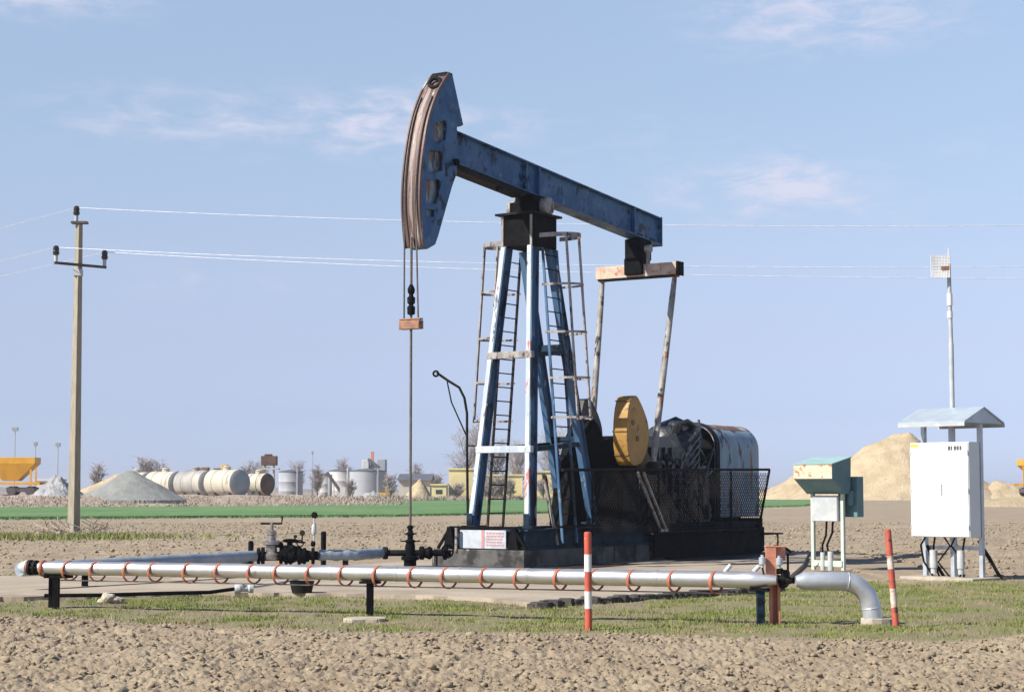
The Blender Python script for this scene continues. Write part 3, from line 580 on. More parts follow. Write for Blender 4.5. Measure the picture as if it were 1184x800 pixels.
mb = MB(); mb.box2((-6.75, -.35, 3.0), (-5.9, .35, 3.22)); mb.lathe([(.16, 0), (.16, .25), (.1, .3)], (-5.7, .2, 2.95), (0, .3, 1), 14); mb.build('breather', M['oilwet'], eng, bevel=.03)
def arch(c, r, zb, n=18):
    p = [(c+r, zb)]
    for i in range(n+1):
        a = math.pi*i/n; p.append((c+r*math.cos(a), 2.62+r*math.sin(a)))
    p.append((c-r, zb)); return p
MX = lambda a, b, t: Vector((t, a, b))
oa = arch(0, .61, .95); ia = list(reversed(arch(0, .575, .95)))
mb = MB(); mb.prism(oa+ia, [], MX, -9.55, -7.15); hood = mb.build('belt_hood', M['hood'], PJ, smooth=True)
ra = [(r_*math.cos(R(a)), 2.62+r_*math.sin(R(a))) for r_, aa in ((.614, range(52, 129, 6)), (.611, range(128, 51, -6))) for a in aa]
mb = MB(); mb.prism(ra, [], MX, -9.54, -7.31); mb.build('rusty_top', M['rusttop'], hood, smooth=True)
mb = MB(); mb.prism(arch(0, .57, .96), [], MX, -9.5, -9.44); mb.build('hood_back', M['hood'], hood)
mb = MB(); oa2 = arch(0, .65, .95); ia2 = list(reversed(arch(0, .612, .95))); mb.prism(oa2+ia2, [], MX, -7.30, -7.12); mb.build('hood_rim', M['grime'], hood, smooth=True)
mb = MB(); mb.lathe([(.45, 0), (.48, .05), (.48, .25), (.2, .3)], (-7.6, 0, 2.4), (1, 0, 0), 24); mb.box2((-8.9, -.4, .85), (-7.5, .4, 1.9)); mb.build('drive_motor', M['oil'], PJ, smooth=True)
# skid
mb = MB()
for s_ in (-1, 1):
    mb.box2((1.95, s_*.90-.09, .78), (-8.7, s_*.90+.09, .82)); mb.box2((1.95, s_*.90-.09, .41), (-8.7, s_*.90+.09, .45)); mb.box2((1.94, s_*.9-.015, .452), (-8.69, s_*.9+.015, .778))
for u in (1.9, .2, -1.6, -3.4, -5.2, -7.0, -8.6): mb.box2((u-.06, -.80, .46), (u+.06, .80, .775))
mb.box2((-3.2, -.79, .822), (-8.7, .88, .85))
sk = mb.build('skid', M['skid'], PJ, bevel=.004)
mb = MB(); mb.box2((-8.9, -1.0, .36), (-3.0, -.98, .86)); mb.box2((-8.95, .992, .10), (-3.25, 1.03, .70)); mb.box2((-8.95, -1.0, .08), (-8.75, .985, .92)); mb.build('drip_panel', M['oil'], sk)
mb = MB(); mb.box2((-8.75, .4, .50), (-9.9, 1.1, .54)); mb.tube([(-9.8, 1.0, .5), (-9.8, 1.0, .0)], .02, 6); mb.build('rear_step', M['grime'], sk)
mb = MB()
for s_, vv in ((-1, -.84), (1, .72)):
    mb.prism([(-.14, .42), (.12, .42), (.05, .86), (-.05, .86)], [], lambda a, b, t, vv=vv: Vector((t, vv+a, b)), 1.97, 2.10)
    mb.bar((2.06, vv-.30*s_*-1, .42), (2.06, vv, .84), .05, .05)
mb.bar((2.03, -.86, .85), (2.03, .86, .85), .05, .07, (0, 0, 1)); mb.build('front_bracket', M['oil'], sk)
mb = MB(); mb.box2((2.02, -.60, .43), (2.045, .52, .80)); sg = mb.build('sign_panel', M['signw'], sk)
mb = MB(); mb.box2((2.046, -.07, .44), (2.05, .0, .80))
sgx = random.Random(3)
for r_ in range(5):
    v = .05
    while v < .44:
        w = sgx.uniform(.02, .07); mb.box2((2.046, v, .485+r_*.06), (2.05, min(v+w, .47), .515+r_*.06)); v += w+.018
mb.build('faded_print', M['pink'], sg)
for q in ([(2.15, -.62, .35), (2.15, -.62, .84)], [(2.2, -1.15, .0), (2.2, -1.15, .42)]):
    mb = MB(); mb.tube(q, .033, 8); mb.build('front_peg', M['pale'], sk, smooth=True)
# ladders with safety cages
def ladder(s_, ua, ub):
    zt, zb = 6.66, .52; vt, vb = s_*.66, s_*1.14
    P = lambda u, z: Vector((u, vb+(vt-vb)*(z-zb)/(zt-zb), z))
    mb = MB()
    for u in (ua, ub): mb.bar(P(u, zb), P(u, zt), .05, .035, (0, 1, 0))
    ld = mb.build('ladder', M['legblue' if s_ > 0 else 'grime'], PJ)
    z = zb+.3
    while z < zt: mb = MB(); mb.tube([P(ua, z), P(ub, z)], .014, 6); mb.build('rung', M['grime'], ld); z += .30
    um = (ua+ub)/2
    cg = None
    for z in (6.86, 5.85, 4.85, 3.9, 3.08):
        y0 = P(um, min(z, zt)).y; pts = []
        for i in range(13):
            a = math.pi*i/12; pts.append(Vector((um+.40*math.cos(a), y0+s_*(.10+.62*math.sin(a)), z)))
        pts = [Vector((um+.40, y0, z))]+pts+[Vector((um-.40, y0, z))]; h = .09 if z > 6 else .045; mb = MB(); vs = []
        for i, p in enumerate(pts):
            t = (pts[min(i+1, len(pts)-1)]-pts[max(i-1, 0)]).normalized(); nn = Vector((t.y, -t.x, 0))*.008
            vs += [p+nn+Vector((0, 0, h)), p-nn+Vector((0, 0, h)), p-nn-Vector((0, 0, 0)), p+nn]
        k = len(pts); mb.add(vs, [(i*4+j, i*4+(j+1) % 4, (i+1)*4+(j+1) % 4, (i+1)*4+j) for i in range(k-1) for j in range(4)]+[(0, 1, 2, 3), tuple(4*(k-1)+j for j in (3, 2, 1, 0))])
        mb.build('cage_hoop', M['pale'], ld)
    for a in ((50, 130) if s_ > 0 else (50, 130)):
        pts = []
        for z in (6.94, 3.06):
            y0 = P(um, min(z, zt)).y; pts.append(Vector((um+.40*math.cos(R(a)), y0+s_*(.085+.62*math.sin(R(a))), z)))
        mb = MB(); mb.bar(pts[0], pts[1], .06, .03, (1, 0, 0)); mb.build('cage_bar', M['pale'], ld)
ladder(1, .86, .30); ladder(-1, .26, -.34)
# guard rail with wire mesh on the near side and round the back
gr_ = MB(); g0, g1, gv = 2.0, -8.75, 1.28
gr_.tube([(g0-.9, gv, 2.02), (g1, gv, 2.12)], .03, 8); gr_.tube([(g1, gv, 2.12), (g1, -1.1, 2.12)], .03, 8)
gr_.tube([(-2.9, gv, .68), (-8.1, gv, .66)], .028, 8); gr_.tube([(1.2, gv-.1, .86), (-2.9, gv-.1, .86)], .022, 8)
for u in (-.12, -3.0, -4.9, -6.6): gr_.tube([(u, gv, .66), (u, gv, 2.06)], .028, 8)
gr_.tube([(-8.1, gv, .64), (g1, gv, 2.1)], .03, 8); gr_.tube([(-8.1, -1.1, .64), (g1, -1.1, 2.1)], .03, 8)
for u in (-3.0, -4.9, -6.6, -8.1): gr_.bar((u, .9, .64), (u, gv, .64), .05, .05)
gr = gr_.build('guard_rail', M['grime'], PJ, smooth=True)
mb = MB(); step = .13
def ztop(u): return 2.03+(1.1-u)*.0093
ul, ur = -8.1, -.12; zlo = .70; step = .105
for k in range(-20, 100):
    for sg_ in (1, -1):
        u0 = ul-.7 + k*step*1.0; pts = []
        a = Vector((u0, 0, zlo)); b = Vector((u0+sg_*1.35*.75, 0, zlo+1.33))
        seg = []
        for t in np.linspace(0, 1, 28):
            p = a.lerp(b, float(t)); lim = ul-.65*(p.z-.64)/1.46
            if lim <= p.x <= ur: seg.append(Vector((p.x, gv-.005*sg_, p.z)))
        if len(seg) > 1: mb.tube([seg[0], seg[-1]], .0068, 4, False)
mb.build('wire_mesh', M['grime'], gr)
mb = MB(); mb.bar((-1.95, 1.33, 2.0), (-3.0, 1.33, .74), .045, .045); mb.bar((-2.2, 1.34, 2.0), (-3.22, 1.34, .74), .045, .045); mb.bar((-2.95, 1.335, .72), (-3.28, 1.335, .72), .06, .06); mb.build('brake_lever', M['pale'], PJ)
# foundation blocks under the skid
F0 = bpy.data.objects.new('foundation', None)
def w_(u, v, z): return PJ.matrix_basis @ Vector((u, v, z))
PJ.matrix_basis  # local transform is final
mb = MB()
for (a, b) in ((2.15, -1.45), (-1.5, -2.35), (-2.45, -3.05), (-3.25, -3.75)): mb.box2((a, -1.15, -.1), (b, 1.02, .406))
m2 = MB(); m2.box2((-3.95, -1.15, -.1), (-8.8, 1.02, .406)); fo2 = m2.build('oily_foundation', M['oil'], bevel=.015); fo2.location = PJ.location; fo2.rotation_euler = PJ.rotation_euler; tag(fo2, kind='structure')
fo = mb.build('foundation', M['concrete'], bevel=.015); fo.location = PJ.location; fo.rotation_euler = PJ.rotation_euler; tag(fo, kind='structure')
bpy.data.objects.remove(F0)
mrot = Matrix.Rotation(R(237), 4, 'Z'); PL = Vector(PJ.location)
def pw(u, v, z): return PL + (mrot @ Vector((u, v, z)))
# spilt oil on the pad round the pump
mb = MB(); rd = random.Random(31)
for (u, v, ru, rv) in ((4.3, .5, 1.5, .9), (-6.2, 1.5, 2.9, .8), (.5, 1.5, 2.0, .5), (2.6, -.2, 1.0, 1.1)):
    pl = []
    for k in range(28):
        a = 2*math.pi*k/28; q_ = 1+.45*mnoise.noise(Vector((math.cos(a)*1.8+u, math.sin(a)*1.8, v))); p = pw(u+ru*q_*math.cos(a), v+rv*q_*math.sin(a), 0); pl.append((p.x, p.y))
    zz = .054+.004*len(mb.v)/56; mb.prism(pl, [], lambda a, b, t: Vector((a, b, t)), zz, zz+.002)
tag(mb.build('oil_stain', M['stain']), kind='structure')
# davit hook
DV = thing('davit_pole', 'thin bent lifting pole with hook beside the left front leg', 'davit', at(541, 652, 40.2), 0)
DV.location.z = .05
def rel(px, py, Y, o): return at(px, py, Y)-Vector(o.location)
mb = MB(); mb.tube([rel(541, 651, 40.2, DV), rel(541, 605, 40.2, DV), rel(540, 520, 40.2, DV), rel(540, 478, 40.2, DV), rel(537, 460, 40.2, DV), rel(531, 448, 40.2, DV), rel(518, 440, 40.2, DV), rel(505, 431, 40.2, DV)], .028, 8); mb.build('pole', M['grime'], DV, smooth=True)
mb = MB(); mb.tube([rel(517, 441, 40.2, DV), rel(522, 465, 40.2, DV), rel(539, 503, 40.2, DV)], .016, 6); mb.build('stay', M['grime'], DV)
mb = MB(); mb.torus(rel(504, 432, 40.2, DV), (0, 1, .2), .055, .022, 16, 6); mb.build('hook', M['black'], DV, smooth=True)
mb = MB(); mb.tube([rel(540, 515, 40.2, DV), rel(556, 516, 39.7, DV)], .018, 6); mb.build('tie_bar', M['grime'], DV)

# ---------------------------------------------------------------- wellhead and flow lines
wx = pw(CU, 0, 0)
WH = thing('wellhead', 'black oily wellhead stack that the polished rod enters', 'wellhead', (wx.x, wx.y, .05))
mb = MB(); mb.lathe([(.20, 0), (.20, .05), (.12, .07), (.12, .22), (.17, .23), (.17, .29), (.10, .31), (.095, .50), (.075, .56)], (0, 0, 0), (0, 0, 1), 18); mb.build('casing_head', M['oil'], WH, smooth=True)
mb = MB(); mb.lathe([(.07, .54), (.10, .57), (.10, .60), (.055, .62), (.055, .70), (.085, .71), (.085, .74), (.045, .76), (.045, .82), (.065, .83), (.065, .86), (.035, .89)], (0, 0, 0), (0, 0, 1), 16)
mb.tube([(-.19, 0, .585), (.19, 0, .585)], .012, 6); mb.tube([(-.12, .0, .725), (.12, 0, .725)], .012, 6); mb.build('stuffing_box', M['oil'], WH, smooth=True)
mb = MB(); mb.tube([(0, 0, .36), (.78, -.05, .36)], .06, 10); mb.lathe([(.10, 0), (.13, .02), (.13, .09), (.09, .11), (.11, .16), (.13, .2), (.09, .26)], (.17, 0, .36), (1, 0, 0), 14)
mb.lathe([(.07, 0), (.13, .02), (.13, .08), (.07, .1)], (.62, -.05, .36), (1, 0, 0), 14); mb.build('outlet_valve', M['oil'], WH, smooth=True)
mb = MB(); mb.torus((.72, -.17, .40), (.5, -1, 0), .12, .018, 20, 6); mb.tube([(.72, -.05, .36), (.72, -.17, .40)], .016, 6); mb.tube([(.62, -.17, .40), (.82, -.17, .40)], .012, 6); mb.tube([(.72, -.17, .29), (.72, -.17, .51)], .012, 6); mb.build('handwheel', M['oil'], WH, smooth=True)
mb = MB(); mb.tube([(0, 0, .36), (-.62, -.06, .36)], .06, 10); mb.lathe([(.1, 0), (.12, .02), (.12, .09), (.07, .12)], (-.42, -.04, .36), (-1, 0, 0), 14); mb.build('outlet_stub', M['grime'], WH, smooth=True)
def wrapped(name, label, pts, r, bumps, m):
    o = thing(name, label, 'pipe', pts[0]*1.0); o.location.z = 0; L0 = Vector(o.location); n = 46; pp = []; rr = []
    for i in range(n+1):
        t = i/n*(len(pts)-1); k = min(int(t), len(pts)-2); p = pts[k].lerp(pts[k+1], t-k); pp.append(p-L0 + Vector((0, 0, bumps*.4*mnoise.noise(Vector((i*.23, 2, 0)))))); rr.append(r*(1+bumps*3*mnoise.noise(Vector((i*.31, 7, 1)))))
    mb = MB(); mb.tube(pp, rr, 16); mb.build('insulation', m, o, smooth=True); return o, L0
FA = [gnd(20, 690.5), gnd(170, 678), gnd(298, 668)]
FA = [Vector((p.x, p.y, z)) for p, z in zip((Vector((-7.7, 29.4, 0)), Vector((-6.2, 31.8, 0)), Vector((-4.72, 34.3, 0))), (.37, .385, .40))]
f1_, L0 = wrapped('flow_line', 'long blue-grey lagged pipe running behind the white pipeline on the left', FA, .108, .02, M['wrap'])
for t in (.25, .97):
    p = FA[0].lerp(FA[2], t)-L0; mb = MB(); mb.bar((p.x, p.y, 0), (p.x, p.y, p.z-.09), .09, .09); mb.box((p.x, p.y, p.z-.11), (.2, .2, .04)); mb.build('support', M['black'], f1_)
FB = [Vector((-3.55, 34.5, .42)), Vector((-2.9, 34.8, .41)), Vector((wx.x-.55, wx.y-.08, .41))]
f2_, L1 = wrapped('flow_line', 'short crumpled blue-grey lagged pipe between the valve cluster and the wellhead', FB, .098, .04, M['wrap'])
for t in (.42,):
    p = FB[0].lerp(FB[2], t)-L1; mb = MB(); mb.bar((p.x, p.y, 0), (p.x, p.y, p.z-.09), .1, .1); mb.build('support', M['black'], f2_)
VM = thing('valve_manifold', 'black oily valve cluster with handles and gauges on the lagged pipe', 'valve', (-4.15, 34.4, .05))
def vr(px, py, dy=0): return at(px, py, 34.4+dy)-Vector(VM.location)
mb = MB(); a, b = vr(297, 643), vr(368, 642); mb.tube([a, b], .085, 12)
for px, r_ in ((299, .15), (304, .16), (325, .15), (331, .16), (346, .16), (352, .15), (362, .15)): c = vr(px, 642.5); mb.lathe([(r_, -.025), (r_, .025)], c, (1, .03, 0), 16)
mb.build('manifold_pipe', M['oil'], VM, smooth=True)
mb = MB(); mb.lathe([(.14, 0), (.16, .03), (.16, .10), (.10, .14), (.10, .26), (.17, .28), (.17, .33), (.08, .36), (.07, .44), (.09, .46), (.09, .52), (.03, .55), (.03, .68)], vr(314, 647), (0, 0, 1), 16); vb_ = mb.build('gate_valve', M['steel'], VM, smooth=True)
mb = MB(); c = vr(315, 605); mb.tube([c+Vector((-.22, 0, 0)), c+Vector((.17, 0, 0)), c+Vector((.18, 0, .13))], .02, 8); mb.build('valve_handle', M['grime'], vb_, smooth=True)
mb = MB(); mb.blob(vr(336, 640), (.22, .16, .17), 2, .35, 3, 3); mb.blob(vr(349, 642), (.17, .15, .13), 5, .35, 3, 3); mb.lathe([(.12, 0), (.15, .05), (.06, .1), (.05, .2), (.10, .22), (.10, .26)], vr(335, 640), (0, 0, 1), 14)
mb.lathe([(.06, 0), (.10, .03), (.05, .10)], vr(322, 632), (.3, -.2, 1), 12); body = mb.build('valve_body', M['oil'], VM, smooth=True)
mb = MB(); mb.torus(vr(336, 625), (0, .2, 1), .13, .018, 20, 6); mb.tube([vr(328, 625), vr(353, 627)], .018, 6); mb.torus(vr(347, 628), (.2, 1, .3), .06, .012, 16, 6); mb.build('handwheel', M['oil'], VM, smooth=True)
mb = MB(); mb.tube([vr(349, 628), vr(349.5, 618)], .015, 6); mb.lathe([(.045, -.02), (.055, 0), (.045, .02)], vr(349.5, 616), (-.3, -1, 0), 14); mb.tube([vr(341, 626), vr(341, 620)], .015, 6); mb.lathe([(.03, -.02), (.03, .02)], vr(341.5, 620), (-.3, -1, 0), 12); mb.build('pressure_gauge', M['grime'], VM, smooth=True)
mb = MB(); mb.tube([vr(363, 640), vr(363.3, 598)], .018, 8); mb.lathe([(.03, 0), (.045, .03), (.045, .16), (.03, .19)], vr(363, 618), (0, 0, 1), 10); gp = mb.build('gauge_post', M['lightgrey'], VM, smooth=True)
mb = MB(); mb.lathe([(.04, -.03), (.065, 0), (.04, .03)], vr(363.5, 595.5), (-.3, -1, 0), 14); mb.lathe([(.03, -.05), (.05, 0), (.03, .05)], vr(362, 628.5), (0, 0, 1), 12); mb.build('gauge', M['black'], gp, smooth=True)
for px, y0, y1, nm in ((374, 614, 668, 'thick'), (290, 625, 668, 'thin')):
    o = thing('stake', 'upright dark stake right of the gauge post, behind the lagged pipe' if px == 374 else 'short dark stake left of the valve cluster, behind the lagged pipe', 'stake', gnd(px, y0+51 if px == 374 else 664))
    D = 35.0; o.location = (at(px, 640, D).x, D, 0); zt = at(px, y0, D).z; mb = MB(); mb.lathe([(.05, 0), (.05, zt-.02), (.03, zt)], (0, 0, 0), (0, 0, 1), 8); mb.build('stake_shaft', M['black'], o, smooth=True)
# bucket and fitting on the pad
p = gnd(349, 685, .05); BK = thing('bucket', 'dark shallow steel bucket standing on the pad under the pipe', 'bucket', p)
mb = MB(); mb.lathe([(.15, 0), (.19, .17), (.195, .18), (.18, .18), (.145, .02), (.0, .02)], (0, 0, 0), (0, 0, 1), 24); mb.build('tub', M['grime'], BK, smooth=True)
p = gnd(275, 686, .05); FT_ = thing('pipe_fitting', 'pale pipe coupling lying on the pad with a black hose', 'fitting', p)
mb = MB(); mb.lathe([(.06, 0), (.075, .02), (.075, .08), (.05, .10), (.05, .2), (.07, .22), (.07, .28)], (-.05, 0, .075), (1, .25, 0), 14); mb.lathe([(.05, 0), (.05, .1)], (.06, .02, .05), (0, 0, 1), 12); mb.build('coupling', M['lightgrey'], FT_, smooth=True)
mb = MB(); mb.tube([(.2, .05, .10), (.5, .2, .14), (.85, .5, .2)], .025, 8); mb.build('handle_tube', M['lightgrey'], FT_, smooth=True)
mb = MB(); mb.tube([(-.05, 0, .07), (-.4, -.2, .03), (-1.1, -.5, .03), (-1.9, -.75, .02), (-2.7, -.9, .02)], .028, 8); mb.build('hose', M['black'], FT_, smooth=True)

# ---------------------------------------------------------------- white pipeline in front
A = Vector((-6.43, 25.62, .555)); B = Vector((3.17, 22.50, .53))
PLN = thing('pipeline', 'long shiny white-jacketed pipeline with orange hanging rings on low posts', 'pipeline', (A.x, A.y, 0))
PO = Vector(PLN.location); ax = (B-A).normalized()
npl = 150; Lp = (B-A).length; pp = [A-PO+ax*(Lp*k/npl) for k in range(npl+1)]
pr = [min(1, .88+k/6*.12, .55+(npl-k)/4*.45)*(.0925+.0085*k/npl)*(1+.022*mnoise.noise(Vector((k*.37, 4, 2)))) for k in range(npl+1)]
for k in range(npl+1): pp[k] = pp[k]+Vector((0, 0, .006*mnoise.noise(Vector((k*.06, 1, 8)))))
mb = MB(); mb.tube(pp, pr, 28); mb.build('pipe_body', M['pipe'], PLN, smooth=True)
for t in (.9, 1.75, 2.6, 3.45, 4.3, 5.2, 6.05, 6.95, 7.8, 8.6): c = A-PO+ax*t; mb = MB(); mb.tube([c, c+ax*.04], .0955+.00085*t, 28); mb.build('jacket_seam', M['pipe'], PLN, smooth=True)
def pipe_at(px):                                                     # point of the pipe axis seen at this column of the photo
    r = ray(px, 660); k = r.x/r.y; t = (k*A.y-A.x)/(ax.x-k*ax.y); return A+ax*t
for i, px in enumerate([50, 81, 113, 151, 180, 220, 256, 294, 325, 362, 400, 439, 480, 519, 563, 603, 648, 690, 733, 780, 828]):
    c = pipe_at(px)-PO; rr_ = random.uniform(.124, .134) if i else .105; yaw = -random.uniform(.38, .55) if i else .1
    d = Matrix.Rotation(yaw, 3, 'Z') @ ax; mb = MB(); mb.torus(c+Vector((0, 0, .101-rr_-.006)), d, rr_, .0085, 30, 8, 2.7)
    mb.build('hanging_ring' if i else 'end_ring', M['orange'], PLN, smooth=True)
c = A-PO; mb = MB(); mb.tube([c-ax*.02, c-ax*.22], .055, 14); mb.lathe([(.10, 0), (.10, .035)], c-ax*.05, -ax, 20); mb.lathe([(.105, 0), (.105, .035)], c-ax*.13, -ax, 20)
for k in range(8):
    a = k*math.pi/4; e = Vector((0, math.cos(a), math.sin(a)))*.082; mb.tube([c-ax*.03+e, c-ax*.19+e], .012, 6)
mb.build('flange', M['grime'], PLN, smooth=True)
mb = MB(); mb.lathe([(.10, 0), (.10, .03), (.085, .05), (.07, .10), (.04, .14), (.0, .15)], c-ax*.19, -ax, 20); mb.build('end_cap', M['lightgrey'], PLN, smooth=True)
mb = MB(); mb.lathe([(.092, 0), (.092, .025)], c-ax*.165, -ax, 20); mb.build('gasket_ring', M['salmon'], PLN, smooth=True)
def sup(px, w=.085, nm='support_post', dy=0, m='black'):
    q = pipe_at(px)-PO; mb = MB(); mb.box((q.x, q.y+dy, (q.z-.12)/2-.02), (w, w, q.z-.12+.04)); return mb.build(nm, M[m], PLN, bevel=.008), q
sup(55.5, .085, dy=.25); sup(65.5, .085); o_, q = sup(428, .09); sup(879, .095, m='skid')
q = pipe_at(63)-PO; mb = MB(); mb.bar((q.x-.12, q.y+.12, q.z-.115), (q.x+.2, q.y, q.z-.115), .05, .2, (0, 0, 1)); mb.build('saddle', M['black'], PLN)
q = pipe_at(428)-PO; mb = MB(); mb.bar(q-ax*.12+Vector((0, 0, -.115)), q+ax*.12+Vector((0, 0, -.115)), .03, .16, (0, 0, 1)); mb.build('saddle', M['black'], PLN)
q = pipe_at(879)-PO; mb = MB(); mb.bar(q-ax*.12+Vector((0, 0, -.115)), q+ax*.10+Vector((0, 0, -.115)), .03, .16, (0, 0, 1)); mb.build('saddle', M['black'], PLN)
mb = MB(); mb.tube([pipe_at(70)-PO+Vector((.0, .02, -.165)), pipe_at(875)-PO+Vector((0, .02, -.165))], .009, 6); mb.build('trace_tube', M['steel'], PLN)
def ragged_slab(c, w, d, h, seed, rot=0):
    rd = random.Random(seed); mb = MB(); n = 12; p = []
    for i in range(n):
        a = 2*math.pi*i/n; k = rd.uniform(.86, 1.12)
        e = max(abs(math.cos(a)), abs(math.sin(a))); x, y = math.cos(a)/e*w/2*k, math.sin(a)/e*d/2*k
        p.append((x*math.cos(rot)-y*math.sin(rot), x*math.sin(rot)+y*math.cos(rot)))
    mb.prism(p, [], lambda a, b, t: Vector((a, b, t)), -.1, h); return mb
p = gnd(424, 717); o = ragged_slab(p, .52, .50, .035, 4).build('concrete_footing', M['footing'], bevel=.01, loc=(p.x, p.y, 0)); tag(o, 'flat pale concrete footing under the middle support post of the white pipeline', 'footing')
p = gnd(126, 698); mb = MB(); mb.blob((0, 0, .06), (.14, .11, .09), 3, .5, 3, 1.6); mb.blob((.12, .03, .04), (.08, .07, .06), 6, .5, 3, 1.6)
tag(mb.build('stone', M['stone'], loc=(p.x, p.y, 0)), 'pale stone lying on the grass near the left end of the pipeline', 'stone')
# elbow pipe
E0 = Vector((3.40, 22.55, .52)); E1 = Vector((3.965, 22.62, .515)); EL = thing('elbow_pipe', 'thick silver pipe bending down into the ground beside the red and white post', 'pipe', (4.40, 22.66, 0)); EO = Vector(EL.location)
pts = [E0-EO, E0-EO+Vector((.10, .012, 0)), E1-EO]; rr_ = [.06, .108, .112]
for i in range(1, 9):
    a = i/8*R(84); pts.append(E1-EO+Vector((.36*math.sin(a), .03*math.sin(a), -.36*(1-math.cos(a))))); rr_.append(.112)
pts.append(pts[-1]+Vector((.04, 0, -.30))); rr_.append(.114)
mb = MB(); mb.tube(pts, rr_, 28); mb.build('pipe_run', M['pipe2'], EL, smooth=True)
mb = MB()
for i in (3, 10): mb.torus(pts[i], pts[i+1]-pts[i-1], .113, .006, 28, 6)
mb.build('weld_seam', M['pipe2'], EL, smooth=True)
p = gnd(1013, 721); o = ragged_slab(p, .40, .34, .075, 9).build('concrete_footing', M['footing'], bevel=.012, loc=(p.x+.03, p.y-.02, 0)); tag(o, 'broken pale concrete lump where the silver elbow pipe enters the ground', 'footing')
# orange valve stand between the two pipes
p = gnd(897, 722); VS = thing('valve_stand', 'faded orange steel stand with small gauges between the two pipe ends', 'stand', (p.x, p.y+.12, 0))
def sr(px, py, dy=0): return at(px, py, VS.location.y+dy)-Vector(VS.location)
mb = MB(); c = sr(894, 676); mb.box((c.x-.03, 0, .29), (.035, .10, .60)); mb.box((c.x+.06, -.01, .29), (.035, .10, .60)); mb.box((c.x+.015, .045, .29), (.12, .012, .60)); mb.build('upright', M['salmon'], VS, bevel=.004)
mb = MB(); a = sr(883.5, 632); b = sr(896, 668); mb.box2((a.x, -.13, b.z), (b.x, -.10, a.z)); a2 = sr(896.5, 631.5); b2 = sr(907.5, 647); mb.box2((a2.x, -.06, b2.z), (b2.x, -.03, a2.z)); mb.box2((a.x, -.135, a.z), (a2.x+.11, .02, a.z+.012)); mb.build('back_plate', M['salmon'], VS, bevel=.003)
for (px, py) in ((881.5, 648), (901, 649)):
    c = sr(px, py, -.17); mb = MB(); mb.lathe([(.02, -.08), (.02, -.045), (.042, -.04), (.042, .04), (.02, .045), (.02, .07)], c, (0, 0, 1), 14); mb.build('gauge', M['galv'], VS, smooth=True)
mb = MB()
for (px, py, r_) in ((901, 660, .035), (908, 663, .05), (904, 670, .055), (911, 671, .045), (899, 668, .04), (906, 676, .04)): mb.lathe([(r_*.6, -.05), (r_, -.03), (r_, .03), (r_*.6, .05)], sr(px, py, -.08), (1, .2, random.uniform(-.4, .4)), 12)
mb.tube([sr(888, 671), sr(922, 671)], .035, 10); mb.tube([sr(911, 640), sr(911, 672)], .014, 6); mb.tube([sr(907, 633), sr(915, 638)], .018, 6); mb.tube([sr(881.5, 656, -.17), sr(884, 668, -.15)], .012, 6)
mb.build('valve_cluster', M['grime'], VS, smooth=True)
for q in ([(838, 661), (845, 653)], [(871, 661), (878, 654)]):
    mb = MB(); mb.tube([sr(*e) for e in q], .028, 8); mb.build('drain_stub', M['lightgrey'], VS, smooth=True)
# marker posts
def post_marker(base, top, r, bands, label, mr, mw):
    o = thing('marker_post', label, 'marker post', base, 0, 'red and white marker posts'); d = Vector(top)-Vector(base); Lz = d.length; d.normalize()
    for (a, b, w) in bands:
        mb = MB(); mb.lathe([(r, a*Lz+.0006), (r, b*Lz-.0006)], (0, 0, 0), d, 16); mb.build('red_band' if w == 'r' else 'white_band', mr if w == 'r' else mw, o, smooth=True)
    mb = MB(); mb.lathe([(r*.97, 0), (r*.8, .012)], d*Lz, d, 16); mb.build('post_top', mr, o, smooth=True)
b_ = gnd(680.5, 728); t_ = at(679.5, 616, b_.y)
post_marker(b_, t_, .042, [(-.06, .22, 'r'), (.22, .40, 'w'), (.40, .60, 'r'), (.60, .78, 'w'), (.78, 1, 'r')], 'straight red and white post with fresh paint in front of the pipeline', M['red'], M['white'])
b_ = gnd(1036, 725); t_ = at(1026.5, 613, b_.y+.05)
post_marker(b_, t_, .039, [(-.06, .20, 'r'), (.20, .40, 'w'), (.40, .60, 'r'), (.60, .735, 'w'), (.735, 1, 'r')], 'leaning worn red and white post with peeling paint beside the pipe elbow', M['wornred'], M['wornwhite'])

